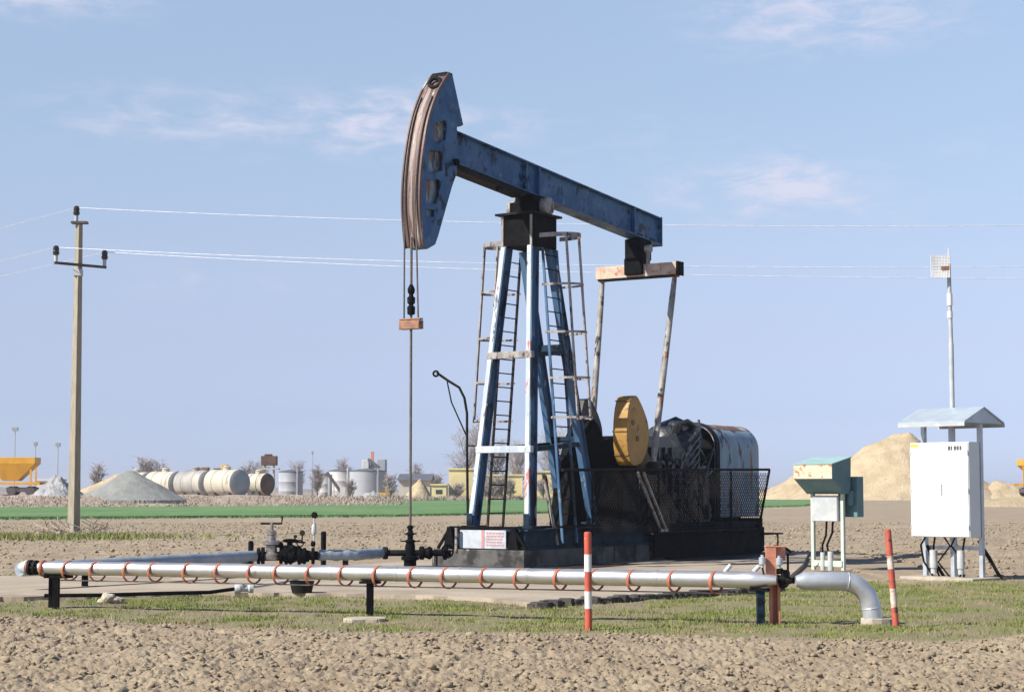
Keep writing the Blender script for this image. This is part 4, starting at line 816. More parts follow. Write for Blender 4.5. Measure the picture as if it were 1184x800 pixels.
# ---------------------------------------------------------------- white cabinet under a canopy, with antenna mast
p = gnd(1103, 669); CAB = thing('equipment_cabinet', 'white two-door cabinet on steel legs under a small gable roof', 'cabinet', p, R(-47))
for x in (-.60, 0, .60):
    mb = MB(); mb.box2((x-.04, -.04, .0), (x+.04, .04, 2.86)); mb.build('frame_post', M['galv'], CAB, bevel=.004)
mb = MB(); mb.box2((-.558, -.03, .53), (-.042, .03, .60)); mb.box2((.042, -.03, .53), (.558, .03, .60)); mb.build('cross_rail', M['galv'], CAB)
cw_ = .625
mb = MB(); mb.box2((-cw_, -.40, .76), (cw_, -.05, 2.47)); bx = mb.build('cabinet_body', M['cab'], CAB, bevel=.008)
for sg_ in (-1, 1):
    mb = MB(); mb.box2((sg_*.004, -.418, .775), (sg_*(cw_-.012), -.402, 2.455)); dr = mb.build('door', M['cab'], CAB, bevel=.004)
    for z in (.95, 1.60, 2.28): mb = MB(); mb.box2((sg_*(cw_-.03), -.428, z-.04), (sg_*(cw_-.006), -.4185, z+.04)); mb.build('hinge', M['lightgrey'], dr)
    if sg_ > 0:
        mb = MB(); mb.box2((.04, -.44, 1.52), (.065, -.42, 1.72)); mb.build('handle', M['lightgrey'], dr, bevel=.004)
        mb = MB()
        for i, w in enumerate((.05, .03, .05, .045, .04)): mb.box2((.20+i*.062, -.4225, 2.325), (.20+i*.062+w, -.4195, 2.40))
        mb.build('nameplate_print', M['label'], dr)
    else:
        mb = MB(); mb.box2((-.60, -.4225, 2.39), (-.44, -.4195, 2.445)); mb.build('sticker', M['yell'], dr)
RL, RD, ze, zr = .71, .64, 2.84, 3.11
mb = MB()
mb.prism([(-RD, ze), (0, zr), (RD, ze), (RD, ze-.025), (0, zr-.03), (-RD, ze-.025)], [], lambda a, b, t: Vector((t, a, b)), -RL, RL); rf = mb.build('canopy_roof', M['roof'], CAB)
for s_ in (-1, 1):
    mb = MB(); mb.prism([(-RD+.03, ze-.028), (0, zr-.033), (RD-.03, ze-.028)], [], lambda a, b, t: Vector((t, a, b)), s_*(RL-.02), s_*(RL-.035)); mb.build('gable_end', M['roof'], rf)
for s_ in (-1, 1):
    mb = MB(); mb.box2((-RL, s_*RD-.015, ze-.09), (RL, s_*RD+.015, ze-.027)); mb.build('eave_trim', M['lightgrey'], rf)
for x in (-.28, .30):
    mb = MB(); mb.lathe([(.055, 0), (.055, .10), (.07, .10), (.07, .42)], (x, -.22, .10), (0, 0, 1), 14); mb.build('conduit', M['lightgrey'], CAB, smooth=True)
mb = MB()
for i in range(5):
    x = -.45+i*.2+random.uniform(-.04, .04); mb.tube([(x, -.2, .77), (x+random.uniform(-.15, .15), -.16, .6), (x*.8+random.uniform(-.2, .2), -.12, .3), (x*.8+random.uniform(-.1, .1), -.1, .02)], .018, 6)
mb.tube([(.5, .05, .7), (.62, .2, .4), (.75, .35, .02)], .03, 6); mb.tube([(.55, .05, .6), (.72, .12, .3), (.88, .2, .02)], .025, 6); mb.tube([(-.5, -.1, .6), (-.38, -.05, .3), (-.2, 0, .02)], .03, 6); mb.build('cable_bundle', M['black'], CAB, smooth=True)
p2 = p+Vector((-.02, -.10, 0)); mb = MB(); mb.box2((-.80, -.55, -.1), (.75, .55, .045)); o = mb.build('concrete_slab', M['footing'], bevel=.015, loc=(p2.x, p2.y, 0)); o.rotation_euler = (0, 0, R(-47)); tag(o, 'pale concrete slab on the ground under the white cabinet', 'slab')
mp_ = CAB.location+Vector((.05, .10, 0))
AM = thing('antenna_mast', 'tall thin grey mast with a square grid antenna rising through the cabinet roof', 'antenna mast', (mp_.x, mp_.y, 0))
Dm = mp_.y; zt = at(1099, 288, Dm).z
mb = MB(); mb.tube([(0, 0, .0), (0, 0, 4.3)], .046, 10); mb.tube([(0, 0, 4.3), (-.02, 0, zt-.28)], .038, 10); mb.build('pole', M['lightgrey'], AM, smooth=True)
mb = MB(); mb.tube([(-.02, 0, zt-.30), (-.02, 0, zt+.02)], .009, 6); mb.build('whip_antenna', M['white'], AM)
for r_, h_, dz in ((.052, .22, 1.05), (.050, .12, 1.28)): mb = MB(); mb.lathe([(r_, 0), (r_, h_)], (-.012, 0, zt-dz), (0, 0, 1), 10); mb.build('junction_sleeve', M['white'], AM, smooth=True)
mb = MB(); gx_, gz_ = -.20, zt-.34; hw, hh = .17, .20
yc = lambda x, z: -.10-.35*((x/hw)**2*.04+(z/hh)**2*.04)
for i in range(15):
    z = -hh+2*hh*i/14; mb.tube([(gx_+x, yc(x, z), gz_+z) for x in np.linspace(-hw, hw, 7)], .0075, 5)
for i in range(13):
    x = -hw+2*hw*i/12; mb.tube([(gx_+x, yc(x, z), gz_+z) for z in np.linspace(-hh, hh, 7)], .0075, 5)
ga = mb.build('grid_antenna', M['white'], AM)
mb = MB(); mb.box((gx_+.10, -.09, gz_-.03), (.16, .06, .07)); mb.build('bracket', M['carrier'], ga); 
# green hooded control box
p = gnd(958, 659); GB = thing('control_box', 'teal and cream hooded meter box on two posts with rust spots', 'control box', p, R(-44))
for x in (-.36, .36):
    mb = MB(); mb.box2((x-.035, -.035, 0), (x+.035, .035, 1.75)); mb.build('post', M['palegreen'], GB, bevel=.004)
HW = .46; prof = [(-.50, 1.83), (-.50, 2.12), (.16, 2.26), (.14, 1.55), (-.06, 1.53)]
hmb = MB()
for x0, x1 in ((-HW, -HW+.012), (HW-.012, HW)): hmb.prism(prof, [], lambda a, b, t: Vector((t, a, b)), x0, x1)
hmb.bar((0, -.06, 1.536), (0, -.495, 1.836), .012, 2*HW-.026, None); hmb.bar((0, .145, 1.55), (0, .155, 2.25), .012, 2*HW-.026, (0, 1, 0)); hd_ = hmb.build('hood', M['teal'], GB)
mb = MB(); mb.bar((0, -.52, 2.128), (0, .18, 2.277), .018, 2*HW+.03, None); mb.build('hood_top', M['mint'], hd_, bevel=.004)
mb = MB(); mb.box2((-HW-.003, -.516, 1.835), (HW+.003, -.502, 2.112)); mb.build('hood_front', M['hoodfront'], hd_, bevel=.003)
mb = MB(); mb.box2((-.32, -.10, .98), (.30, .10, 1.50)); mbx = mb.build('meter_box', M['lightgrey'], GB, bevel=.006)
mb = MB(); mb.box2((-.322, -.06, 1.0), (-.321, .06, 1.5)); mb.box2((-.31, -.108, .99), (.29, -.101, 1.49)); mb.build('meter_lid', M['lightgrey'], mbx)
mb = MB(); mb.box2((.10, .22, 1.07), (.56, .45, 1.88)); mb.box2((.40, .10, 1.3), (.5, .218, 1.6)); mb.build('rear_cabinet', M['teal'], GB, bevel=.008)
mb = MB(); mb.tube([(-.03, 0, .98), (-.05, 0, .7), (-.12, -.03, .5), (-.10, -.05, .3)], .022, 7); mb.tube([(.12, 0, .98), (.10, 0, .75), (-.01, -.03, .5), (.05, -.05, .3)], .022, 7); mb.build('cable', M['black'], GB, smooth=True)
mb = MB(); mb.lathe([(.05, 0), (.05, .36)], (-.10, -.05, 0), (0, 0, 1), 12); mb.lathe([(.06, 0), (.06, .38)], (.09, -.05, 0), (0, 0, 1), 12); mb.build('conduit', M['lightgrey'], GB, smooth=True)
mb = MB(); mb.box2((-.34, -.06, .08), (.36, -.04, .20)); mb.lathe([(.045, 0), (.045, .02)], (-.24, -.062, .14), (0, -1, 0), 12); mb.build('base_rail', M['palegreen'], GB)

# ---------------------------------------------------------------- power pole and lines
p = gnd(85, 620); UP = thing('power_pole', 'tall tan concrete power pole with a short crossarm and three insulators', 'power pole', p)
D = p.y; zt = at(89, 259, D).z
mb = MB(); mb.bar((0, 0, -.2), (0, 0, zt), .36, .30, (.8, -.6, 0), .20, .18); mb.build('pole', M['polec'], UP, bevel=.02)
adir = Vector((.74, .67, 0)); ac = Vector((0, 0, at(89, 307, D).z)); off = Vector((.10, -.12, 0)); half = 1.02
mb = MB(); mb.bar(ac+off-adir*half, ac+off+adir*half, .09, .09, (0, 0, 1)); mb.build('crossarm', M['bogie'], UP)
mb = MB(); mb.box2((-.26, -.16, zt+.003), (.30, .16, zt+.08)); mb.build('pole_cap', M['bogie'], UP)
mb = MB(); mb.box(ac+Vector((-.0, -.02, -.26)), (.30, .26, .22)); mb.build('clamp_band', M['lightgrey'], UP)
tops = []
for c in (ac+off-adir*(half-.06)+Vector((0, 0, .045)), ac+off+adir*(half-.06)+Vector((0, 0, .045)), Vector((-.10, 0, zt+.08))):
    mb = MB(); mb.lathe([(.06, 0), (.07, .22), (.05, .24)], c, (0, 0, 1), 12); pn = mb.build('insulator_pin', M['lightgrey'], UP, smooth=True)
    mb = MB(); mb.lathe([(.06, .22), (.11, .25), (.12, .34), (.09, .38), (.11, .42), (.10, .52), (.05, .56)], c, (0, 0, 1), 14); mb.build('insulator', M['ins'], pn, smooth=True); tops.append(c+Vector((0, 0, .50))+p)
WL = ['power line from the lower left insulator running right behind the pump', 'power line from the lower right insulator running right behind the pump', 'topmost power line from the pole tip running right across the sky',
      'power line from the lower left insulator leading out of the picture on the left', 'power line from the lower right insulator leading out of the picture on the left', 'topmost power line from the pole tip leading out of the picture on the left']
i = 0
for (dr, b, c, L) in (((1, -.35), (.0945, .101, .1009), .00099, 100), ((-1, 1.0), (.06, .06, .06), .0006, 90)):
    for k, tpt in enumerate(tops):
        pts = []
        for t in np.linspace(0, L, 60): pts.append((dr[0]*t, dr[1]*t, -b[k]*t+c*t*t))
        mb = MB(); mb.tube(pts, .0095, 5, False); o = mb.build('power_line', M['wire'], loc=tpt); tag(o, WL[i], 'power line', 'overhead power lines'); i += 1
mb = MB(); rd = random.Random(5)
for k in range(60):
    a = rd.uniform(0, 6.28); r_ = rd.uniform(.1, 1.5); x, y = r_*math.cos(a), .6*r_*math.sin(a); h = rd.uniform(.15, .7)
    mb.tube([(x, y, 0), (x+rd.uniform(-.2, .2), y+rd.uniform(-.2, .2), h*.6), (x+rd.uniform(-.5, .5), y, h)], .018, 4, False)
for k in range(9): mb.blob((rd.uniform(-1.1, .8), rd.uniform(-.7, .1), .06), (.16, .13, .12), k, .5, 1, 2)
o = mb.build('brushwood', M['weed'], loc=p+Vector((-.05, -.25, 0))); tag(o, 'dry twigs and rubble heaped round the foot of the power pole', 'brushwood')

# ---------------------------------------------------------------- far background
def heap(name, label, px0, px1, pxp, pyp, D, zb, m, cat, seed=1, sharp=1.0, dep=None, rough=.06, plateau=0):
    a, b, c = at(px0, 570, D), at(px1, 570, D), at(pxp, pyp, D); h = c.z-zb+.25; w = (b.x-a.x)/2*1.05; cx = (a.x+b.x)/2; kx = (c.x-cx)/w; dep = dep or w*.8; mb = MB(); n = 80; vs = []
    for i in range(n+1):
        for j in range(n+1):
            u = -1+2*i/n; v = -1+2*j/n
            d1 = abs(u-kx)/(1-kx) if u > kx else abs(u-kx)/(1+kx)
            r_ = math.hypot(d1, v); prof = max(0, 1-max(0, r_-plateau)/(1-plateau))**sharp
            k = mnoise.fractal(Vector((u*2.5+seed, v*2.5, seed)), .8, 2.1, 7)
            vs.append((u*w, v*dep, h*prof*(1+rough*k*1.2)+rough*h*.5*k*min(1, prof*4)-(.02 if prof > 0 else 1.3)))
    mb.add(vs, [(i*(n+1)+j, (i+1)*(n+1)+j, (i+1)*(n+1)+j+1, i*(n+1)+j+1) for i in range(n) for j in range(n)])
    return tag(mb.build(name, m, smooth=True, loc=(cx, D, zb-.25)), label, cat)
heap('gravel_heap', 'small pale grey gravel heap between the yellow wagon and the power pole', 30, 106, 64, 549, 179, 1.0, M['gravell'], 'gravel heap', 2, 1.15, rough=.16)
heap('gravel_heap', 'large grey-green gravel heap right of the power pole', 88, 214, 152, 544, 180, .9, M['gravelg'], 'gravel heap', 5, 1.0, rough=.03, plateau=.06)
heap('sand_heap', 'low tan sand heap half hidden behind the grey-green gravel', 70, 205, 140, 547, 196, 1.0, M['sand'], 'sand heap', 8, 1.0, rough=.05)
heap('sand_heap', 'large tan sand heap behind the white cabinet', 905, 1190, 1036, 504, 325, -.5, M['sand'], 'sand heap', 3, 1.12, rough=.07, plateau=.10)
heap('sand_heap', 'low tan sand ridge just right of the pump guard rail', 858, 1010, 935, 543, 345, -.5, M['sand'], 'sand heap', 12, 1.0, rough=.06)
heap('sand_heap', 'small pinkish sand heap at the right edge, below the yellow wagon', 1110, 1240, 1150, 556, 318, -.3, M['sand'], 'sand heap', 14, 1.0, rough=.1)
heap('sand_heap', 'pale sand heap in front of the long shed with dark roof', 462, 502, 486, 552, 283, 0, M['sand'], 'sand heap', 17, 1.0, rough=.05)
heap('rubble_bank', 'low whitish rubble bank left of the tower plant', 395, 455, 430, 569, 284, 0, M['gravell'], 'rubble', 19, .7, rough=.2)
# yellow hopper wagons
def hopper_parts(root):
    L = 11.0
    for x in (-2.55, 2.55):
        mb = MB(); vs = []
        for (z, hx, hy) in ((3.75, 2.5, 1.35), (3.15, 2.5, 1.35), (1.45, .75, .9)):
            vs += [(x-hx, -hy, z), (x+hx, -hy, z), (x+hx, hy, z), (x-hx, hy, z)]
        mb.add(vs, [(0, 1, 5, 4), (1, 2, 6, 5), (2, 3, 7, 6), (3, 0, 4, 7), (4, 5, 9, 8), (5, 6, 10, 9), (6, 7, 11, 10), (7, 4, 8, 11), (11, 10, 9, 8), (0, 3, 2, 1)]); mb.build('hopper_bin', M['hopper'], root, bevel=.03)
    mb = MB(); mb.box2((-L/2, -1.2, 1.05), (L/2, -1.0, 1.30)); mb.box2((-L/2, 1.0, 1.05), (L/2, 1.2, 1.30))
    for x in (-5.1, -4.6, -.35, .35, 4.6, 5.1): mb.box2((x-.09, -1.18, .95), (x+.09, -1.05, 3.2))
    mb.build('underframe', M['hopper'], root)
    for x in (-3.6, 3.6):
        mb = MB()
        mb.box2((x-1.4, -1.02, .35), (x+1.4, 1.02, .8)); bg_ = mb.build('bogie', M['bogie'], root, bevel=.05)
        for dx in (-.9, .9):
            mb = MB(); mb.lathe([(.46, -1.05), (.46, -.9), (.1, -.9), (.1, .9), (.46, .9), (.46, 1.05)], (x+dx, 0, .46), (0, 1, 0), 18); mb.build('wheelset', M['bogie'], bg_, smooth=True)
wagons = []
q = at(48, 571, 186); WG = thing('hopper_wagon', 'yellow hopper wagon cut off by the left edge beside the gravel heap', 'railway wagon', (q.x-5.5, 186, 1.12), R(2), 'yellow hopper wagons'); hopper_parts(WG)
q = at(1174, 570, 190); W2 = WG.copy(); COL.objects.link(W2); W2.location = (q.x+5.6, 190, 1.0); W2['label'] = 'yellow hopper wagon cut off by the right edge behind the white cabinet'
for ch in list(WG.children):
    c = ch.copy(); COL.objects.link(c); c.parent = W2
    for g in ch.children:
        d = g.copy(); COL.objects.link(d); d.parent = c
mb = MB(); vs = [(30, 183, -.05), (75, 183, -.05), (30, 186, .95), (75, 186, .95), (30, 196, .95), (75, 196, .95), (30, 200, -.05), (75, 200, -.05)]
xs = [44, 52, 60, 80]; prf = [(184, -.05), (187, .95), (196, .95), (200, -.05)]; vs = []
for i_, x in enumerate(xs):
    for y, z in prf: vs.append((x, y, z*(0 if i_ == 0 else 1) - (.04 if i_ == 0 else 0)))
mb.add(vs, [(i_*4+j, (i_+1)*4+j, (i_+1)*4+j+1, i_*4+j+1) for i_ in range(3) for j in range(3)]); tag(mb.build('embankment', M['sand'], smooth=True), kind='structure')
# tank wagons: a string running away to the left behind the gravel
def tank_parts(root, Lt, r, front, m1, m2):
    zc = r+.35
    mb = MB(); mb.lathe([(r*.2, -.28), (r*.6, -.22), (r*.88, -.1), (r, 0), (r, Lt), (r*.88, Lt+.1), (r*.6, Lt+.22), (r*.2, Lt+.28)], (0, 0, zc), (0, 1, 0), 30); sh = mb.build('tank_shell', m1, root, smooth=True)
    mb = MB(); mb.lathe([(r*.2, -.30), (r*.6, -.245), (r*.9, -.115), (r*.99, -.03)], (0, 0, zc), (0, 1, 0), 30); mb.build('tank_end', m2, sh, smooth=True)
    mb = MB()
    for y in (Lt*.28, Lt*.72): mb.torus((0, y, zc), (0, 1, 0), r+.01, .03, 30, 6)
    mb.build('band', m2, sh, smooth=True)
    mb = MB(); mb.lathe([(.4, 0), (.4, .3), (.45, .3), (.3, .42)], (0, Lt*.5, zc+r-.05), (0, 0, 1), 14); mb.build('dome', m1, sh, smooth=True)
    mb = MB()
    for y in (.9, Lt-.9): mb.box2((-r*.8, y-.5, .0), (r*.8, y+.5, .75))
    mb.build('cradle', M['bogie'], root)
tank_lb = ['cream tank wagon with a round grey end facing the camera, nearest of its row', 'grey-banded tank wagon directly behind the nearest cream one', 'dusty cream tank wagon third in the row, above the gravel slope', 'cream tank wagon at the far end of the row, mostly behind the gravel']
q = at(277, 577, 190)
for k, lb in enumerate(tank_lb):
    o = thing('tank_wagon', lb, 'tank wagon', (q.x-3.75*k, 190+3.4*k, at(277, 577, 190).z-.05), R(48), 'cream tank wagons'); tank_parts(o, 4.1, 1.36-.03*k, True, M['tank' if k != 1 else 'tankmid'], M['tankend'])
q = at(309, 575, 194); o = thing('tank_wagon', 'short cream tank with a rusty brown end right of the wagon row', 'tank wagon', (q.x, 194, at(309, 576, 194).z), R(55), 'cream tank wagons'); tank_parts(o, 2.3, 1.12, True, M['tank'], M['rustbox'])
# rusty bin on a pale post, and scrap on the wagons' far side
q = at(311, 576, 205); o = thing('raised_bin', 'rusty brown bin on a pale frame above the tanks', 'bin', (q.x, 205, .4)); zt = at(311, 527, 205).z-.4; zb = at(311, 538, 205).z-.4
mb = MB(); mb.box2((-.85, -.6, zb), (.85, .6, zt)); mb.box2((-.5, -.4, zt), (.3, .4, zt+.2)); mb.build('bin_box', M['rustbox'], o, bevel=.05)
mb = MB()
for x in (-.6, .6):
    for y in (-.4, .4): mb.bar((x, y, 0), (x*.8, y, zb), .12, .12)
mb.box2((-1.1, -.7, zb-.45), (1.1, .7, zb-.3)); mb.build('frame', M['wallp'], o)
q = at(233, 545, 214); mb = MB(); mb.blob((0, 0, 0), (1.15, .8, .55), 4, .5, 3, 2); mb.blob((1.6, 0, -.15), (.7, .5, .35), 6, .5, 3, 2); o = mb.build('scrap_heap', M['brown'], loc=(q.x, 214, at(233, 546, 214).z)); 
mb = MB(); mb.box2((-3, -1.2, -3.6), (3, 1.2, -.35)); o2 = mb.build('scrap_wagon', M['bogie'], loc=(q.x, 214, at(233, 546, 214).z)); tag(o2, 'dark open wagon behind the tank row carrying scrap', 'wagon')
tag(o, 'brown scrap heap seen above the tank wagons', 'scrap')
q = at(260, 541, 210); o = thing('excavator', 'small yellow machine cab showing above the tank wagons', 'machine', (q.x, 210, 1.0)); mb = MB(); mb.box2((-.35, -.4, at(260, 545, 210).z-1), (.35, .4, at(260, 537, 210).z-1)); mb.build('cab', M['loader'], o, bevel=.08)
mb = MB(); mb.box2((-.7, -.6, 0), (.7, .6, at(260, 545, 210).z-1.0)); mb.bar((-.3, 0, 3), (-1.3, 0, 3.0), .2, .2); mb.build('machine_body', M['bogie'], o, bevel=.05)
# storage tanks, silos and sheds
def silo(label, px0, px1, py0, py1, D, m, roof, name='storage_tank'):
    a, b = at(px0, py1, D), at(px1, py1, D); r_ = (b.x-a.x)/2; h = at(px0, py0, D).z; o = thing(name, label, 'storage tank', ((a.x+b.x)/2, D, 0))
    mb = MB(); mb.lathe([(r_, 0), (r_, h*.33), (r_*1.008, h*.335), (r_, h*.34), (r_, h*.66), (r_*1.008, h*.665), (r_, h*.67), (r_, h)], (0, 0, 0), (0, 0, 1), 40); mb.build('tank_wall', m, o, smooth=True)
    mb = MB(); mb.lathe([(r_*1.02, h+.003), (r_*1.02, h+.14), (r_*.5, h+.14+roof*.6), (.1, h+.14+roof)], (0, 0, 0), (0, 0, 1), 40); mb.build('tank_roof', M['darkr'], o, smooth=True)
    mb = MB(); mb.bar((r_*.6, -r_*.82, 0), (r_*.6, -r_*.82, h+.6), .3, .15); mb.build('tank_ladder', m, o); return o
silo('wide grey storage tank just right of the rusty bin', 322, 350, 546, 577, 300, M['silo'], .3)
silo('pale storage tank left of the leaning conveyor', 367, 384, 550, 577, 305, M['silow'], .3)
silo('big grey storage tank below the tower plant', 404, 446, 545, 573, 318, M['silo'], .4)
silo('white storage tank behind the conveyor', 380, 408, 545, 577, 322, M['silow'], .4)
q = at(432, 545, 320); o = thing('tower_plant', 'grey batching tower with boxy housings above the big tank', 'industrial plant', (q.x, 321, 0)); k_ = 321/2160
mb = MB(); z0 = at(430, 546, 321).z; mb.box2((-13*k_, -2, 0), (-5*k_, 2, z0+14*k_)); mb.build('white_housing', M['silow'], o, bevel=.1)
mb = MB(); mb.box2((4*k_, -2, 0), (14*k_, 2, z0+15*k_)); mb.box2((-4.9*k_, -1.5, 0), (3.9*k_, 1.5, z0+8*k_)); mb.build('grey_housing', M['silo'], o, bevel=.1)
mb = MB(); mb.bar((-6*k_, -1.8, z0+15*k_), (6*k_, -1.8, z0+6*k_), .5, .6); mb.build('roof_chute', M['darkr'], o)
mb = MB(); mb.bar((-2*k_, 0, z0+8*k_), (-2*k_, 0, z0+24*k_), .5, .5); mb.build('chimney', M['salmon'], o)
q0, q1 = at(378, 546, 296), at(398, 574, 296); o = thing('conveyor', 'dark leaning conveyor in front of the white tank', 'conveyor', (q1.x, 296, 0))
mb = MB(); mb.bar((q0.x-q1.x, 0, q0.z), (0, 0, q1.z), .45, .7); mb.build('belt_frame', M['bogie'], o); mb = MB(); mb.bar((-.2, 0, 0), (-.2, 0, q1.z+1.5), .9, .8); mb.bar(((q0.x-q1.x)*.6, .8, 0), ((q0.x-q1.x)*.6, 0, q0.z*.62), .15, .15); mb.build('trestle', M['silow'], o)
q = at(438, 573, 292); o = thing('loader', 'low yellow loader with its body parked on the rubble', 'loader', (q.x, 292, 0)); k_ = 292/2160
mb = MB(); mb.box2((-15*k_, -1.1, .75), (8*k_, 1.1, 1.25)); mb.build('bed', M['loader'], o, bevel=.05); mb = MB(); mb.box2((8*k_, -1.1, .6), (15*k_, 1.1, 2.2)); cb_ = mb.build('cab', M['loader'], o, bevel=.12); mb = MB(); mb.box2((9.5*k_, -1.13, 1.45), (13.5*k_, -1.101, 2.0)); mb.build('window', M['glass'], cb_)
for x in (-12, -6, 11):
    mb = MB(); mb.lathe([(.5, -1.15), (.5, 1.15)], (x*k_, 0, .5), (0, 1, 0), 16); mb.build('wheel', M['bogie'], o, smooth=True)
def shed(name, label, px0, px1, py0, D, m, roofm, flat=False, dep=8, wins=0, py1=578):
    a, b = at(px0, py1, D), at(px1, py1, D); h = at(px0, py0, D).z; w = (b.x-a.x)/2; o = thing(name, label, 'building', ((a.x+b.x)/2, D, 0))
    mb = MB(); mb.box2((-w, 0, 0), (w, dep, h)); mb.build('wall', m, o)
    mb = MB()
    if flat: mb.box2((-w-.2, -.2, h+.003), (w+.2, dep+.2, h+.25))
    else: mb.prism([(-.6, h+.003), (dep/2, h+1.1), (dep+.6, h+.003)], [], lambda a_, b_, t: Vector((t, a_, b_)), -w-.3, w+.3)
    mb.build('roof', roofm, o)
    for i_ in range(wins):
        x = -w+(i_+.5)*2*w/wins; mb = MB(); mb.box2((x-.5, -.06, h*.45), (x+.5, -.003, h*.72)); mb.build('window', M['glass'], o)
    return o
shed('shed', 'long pale shed with a dark sloping roof right of the tanks', 461, 497, 555, 310, M['wallp'], M['darkr'], False, 14)
shed('shed', 'small low yellow shed left of the tall yellow block', 499, 516, 561, 296, M['wally'], M['wally'], True, 6, 1)
shed('yellow_block', 'tall yellow block partly behind the left leg of the pump', 519, 548, 543, 300, M['wally'], M['wally'], True, 9, 0)
shed('yellow_block', 'yellow building seen between the two front legs of the pump', 553, 604, 550, 304, M['wally'], M['wally'], True, 10, 0)
shed('yellow_block', 'yellow building seen behind the rear legs of the pump', 612, 676, 546, 302, M['wally'], M['wally'], True, 10, 0)
shed('shed', 'low white shed behind the wagon and the small gravel heap', 40, 60, 556, 215, M['silow'], M['silow'], True, 6, py1=572)
# floodlight masts
for (px, py0, D, hd_w, lb) in ((16, 497, 230, 5, 'thin floodlight mast above the yellow wagon'), (40, 514, 240, 3, 'short floodlight mast just right of the yellow wagon'), (66, 515, 235, 4, 'thin lamp mast left of the power pole'), (361, 524, 300, 2, 'thin pale mast between the grey and white tanks')):
    q = at(px, 572, D); o = thing('light_mast', lb, 'light mast', (q.x, D, 0)); zt = at(px, py0, D).z; mb = MB(); mb.tube([(0, 0, 0), (0, 0, zt)], .10, 6, r2=.06); mb.build('mast', M['silo'], o)
    mb = MB(); mb.box((0, 0, zt+.1), (hd_w*.14, .4, .45)); mb.build('lamp_head', M['tankend'], o)
# bare trees
def bare_tree(px, pyt, D, w_px, seed, label, dense=1.0, zb=0.):
    rd = random.Random(seed); q = at(px, 575, D); H_ = at(px, pyt, D).z-zb; wr = w_px/2*D/F; o = thing('bare_tree', label, 'tree', (q.x, D, zb)); tw = MB(); tk = MB()
    tk.tube([(0, 0, 0), (rd.uniform(-.1, .1)*wr, 0, H_*.35), (rd.uniform(-.15, .15)*wr, 0, H_*.6)], H_*.018+.05, 7, r2=H_*.008)
    nb = int(26*dense)
    for i_ in range(nb):
        z0 = H_*rd.uniform(.12, .62); a = rd.uniform(0, 6.283); rch = wr*rd.uniform(.4, 1.0)*(1.1-.5*z0/H_); z1 = min(H_, z0+H_*rd.uniform(.2, .5)); e = Vector((math.cos(a)*rch, math.sin(a)*rch, z1)); s0 = Vector((0, 0, z0)); mdl = s0.lerp(e, .5)+Vector((0, 0, -.05*H_))
        tk.tube([s0, mdl, e], .055, 4, False, r2=.025)
        for j in range(9):
            t = rd.uniform(.3, 1); b0 = s0.lerp(e, t); dv = Vector((rd.gauss(0, .5), rd.gauss(0, .5), rd.uniform(.1, 1)))*H_*.17; e2 = b0+dv; tw.tube([b0, e2], .028, 3, False, r2=.012)
            for k in range(3): tw.tube([b0.lerp(e2, rd.uniform(.3, .9)), b0.lerp(e2, .7)+Vector((rd.gauss(0, .6), rd.gauss(0, .6), rd.uniform(0, 1)))*H_*.09], .018, 3, False)
    tk.build('trunk', M['bark'], o); tw.build('crown', M['twig'], o)
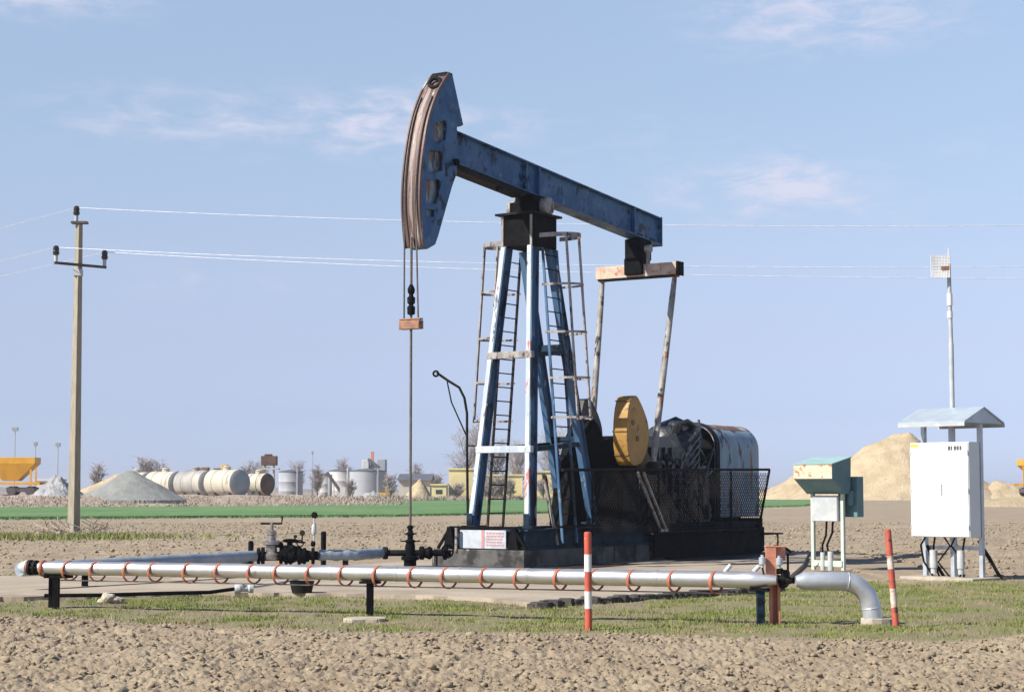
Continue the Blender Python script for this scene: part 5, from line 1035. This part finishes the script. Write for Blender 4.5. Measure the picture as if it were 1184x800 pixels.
for a in ((113, 534, 240, 16, 1, 'small bare tree just right of the power pole', .7, .9), (165, 532, 235, 14, 2, 'bare tree rising behind the left slope of the gravel heap', .8), (172, 530, 240, 16, 3, 'narrow bare tree directly above the gravel peak', .9),
          (186, 534, 238, 22, 4, 'wide bare tree right of the gravel peak', 1), (290, 534, 245, 22, 5, 'bare tree above the nearest tank wagon', 1), (301, 538, 250, 16, 6, 'bare tree left of the raised rusty bin', .8),
          (343, 536, 330, 20, 7, 'bare tree behind the wide grey tank', .8), (367, 540, 290, 14, 8, 'dense bare bush tree left of the pale tank', 1.3), (396, 530, 330, 24, 9, 'pale bare tree behind the conveyor top', .9), (405, 556, 288, 18, 10, 'low bare bush right of the conveyor foot', 1.2),
          (452, 550, 290, 16, 11, 'low bare bush left of the long shed', 1.1), (480, 538, 330, 22, 12, 'bare tree above the roof of the long shed', .8), (505, 548, 330, 20, 13, 'bare tree behind the small yellow shed', .8),
          (543, 486, 315, 48, 14, 'tall bare tree left of the front leg above the yellow block', 1.3), (573, 505, 318, 40, 15, 'bare tree seen between the front legs of the pump', 1.2), (598, 515, 312, 36, 16, 'bare tree behind the nearer front leg', 1.2), (637, 500, 316, 46, 17, 'bare tree behind the near ladder', 1.2),
          (570, 552, 296, 16, 18, 'bushy bare sapling in front of the yellow building, left', 1.3), (590, 556, 297, 14, 19, 'bushy bare sapling in front of the yellow building, right', 1.3), (645, 550, 297, 22, 20, 'bushy bare sapling before the building behind the rear legs', 1.3),
          (562, 548, 298, 20, 22, 'bushy bare sapling just right of the left front leg', 1.2), (580, 550, 299, 20, 23, 'bushy bare sapling seen through the front ladder', 1.2), (628, 552, 298, 20, 24, 'bushy bare sapling behind the small prop of the pump', 1.2), (530, 558, 297, 16, 25, 'low bare bush before the tall yellow block', 1.1),
          (1160, 563, 330, 36, 21, 'low pinkish bare bush at the foot of the right-hand sand', 1.0)): bare_tree(*a)
# tree line on the far horizon and a low hill line
mb = MB(); rd = random.Random(2); vs = []; n = 260
for i_ in range(n+1):
    x = -700+i_*1500/n; h = 3.2+2.2*mnoise.noise(Vector((x*.03, 0, 0)))+1.5*mnoise.noise(Vector((x*.17, 3, 0)))
    vs += [(x, 1400, -1), (x, 1400, max(.8, h)), (x, 1420, max(.8, h)*.9), (x, 1420, -1)]
mb.add(vs, [(i_*4+j, (i_+1)*4+j, (i_+1)*4+j+1, i_*4+j+1) for i_ in range(n) for j in range(3)]); tag(mb.build('far_woods', M['twig']), 'faint line of bare woods on the horizon', 'woods', kind='stuff')

# thin spring haze over the plain
hm_ = bpy.data.materials.new('haze'); hm_.use_nodes = True; t = hm_.node_tree; t.nodes.clear(); ou = t.nodes.new('ShaderNodeOutputMaterial'); pv = t.nodes.new('ShaderNodeVolumePrincipled')
pv.inputs['Color'].default_value = (.86, .88, .95, 1); pv.inputs['Density'].default_value = .00032; pv.inputs['Anisotropy'].default_value = .2; t.links.new(pv.outputs[0], ou.inputs['Volume'])
mb = MB(); mb.box2((-9200, -60, -1.5), (9200, 3100, 14.5)); hz_ = mb.build('haze', hm_); tag(hz_, kind='stuff')
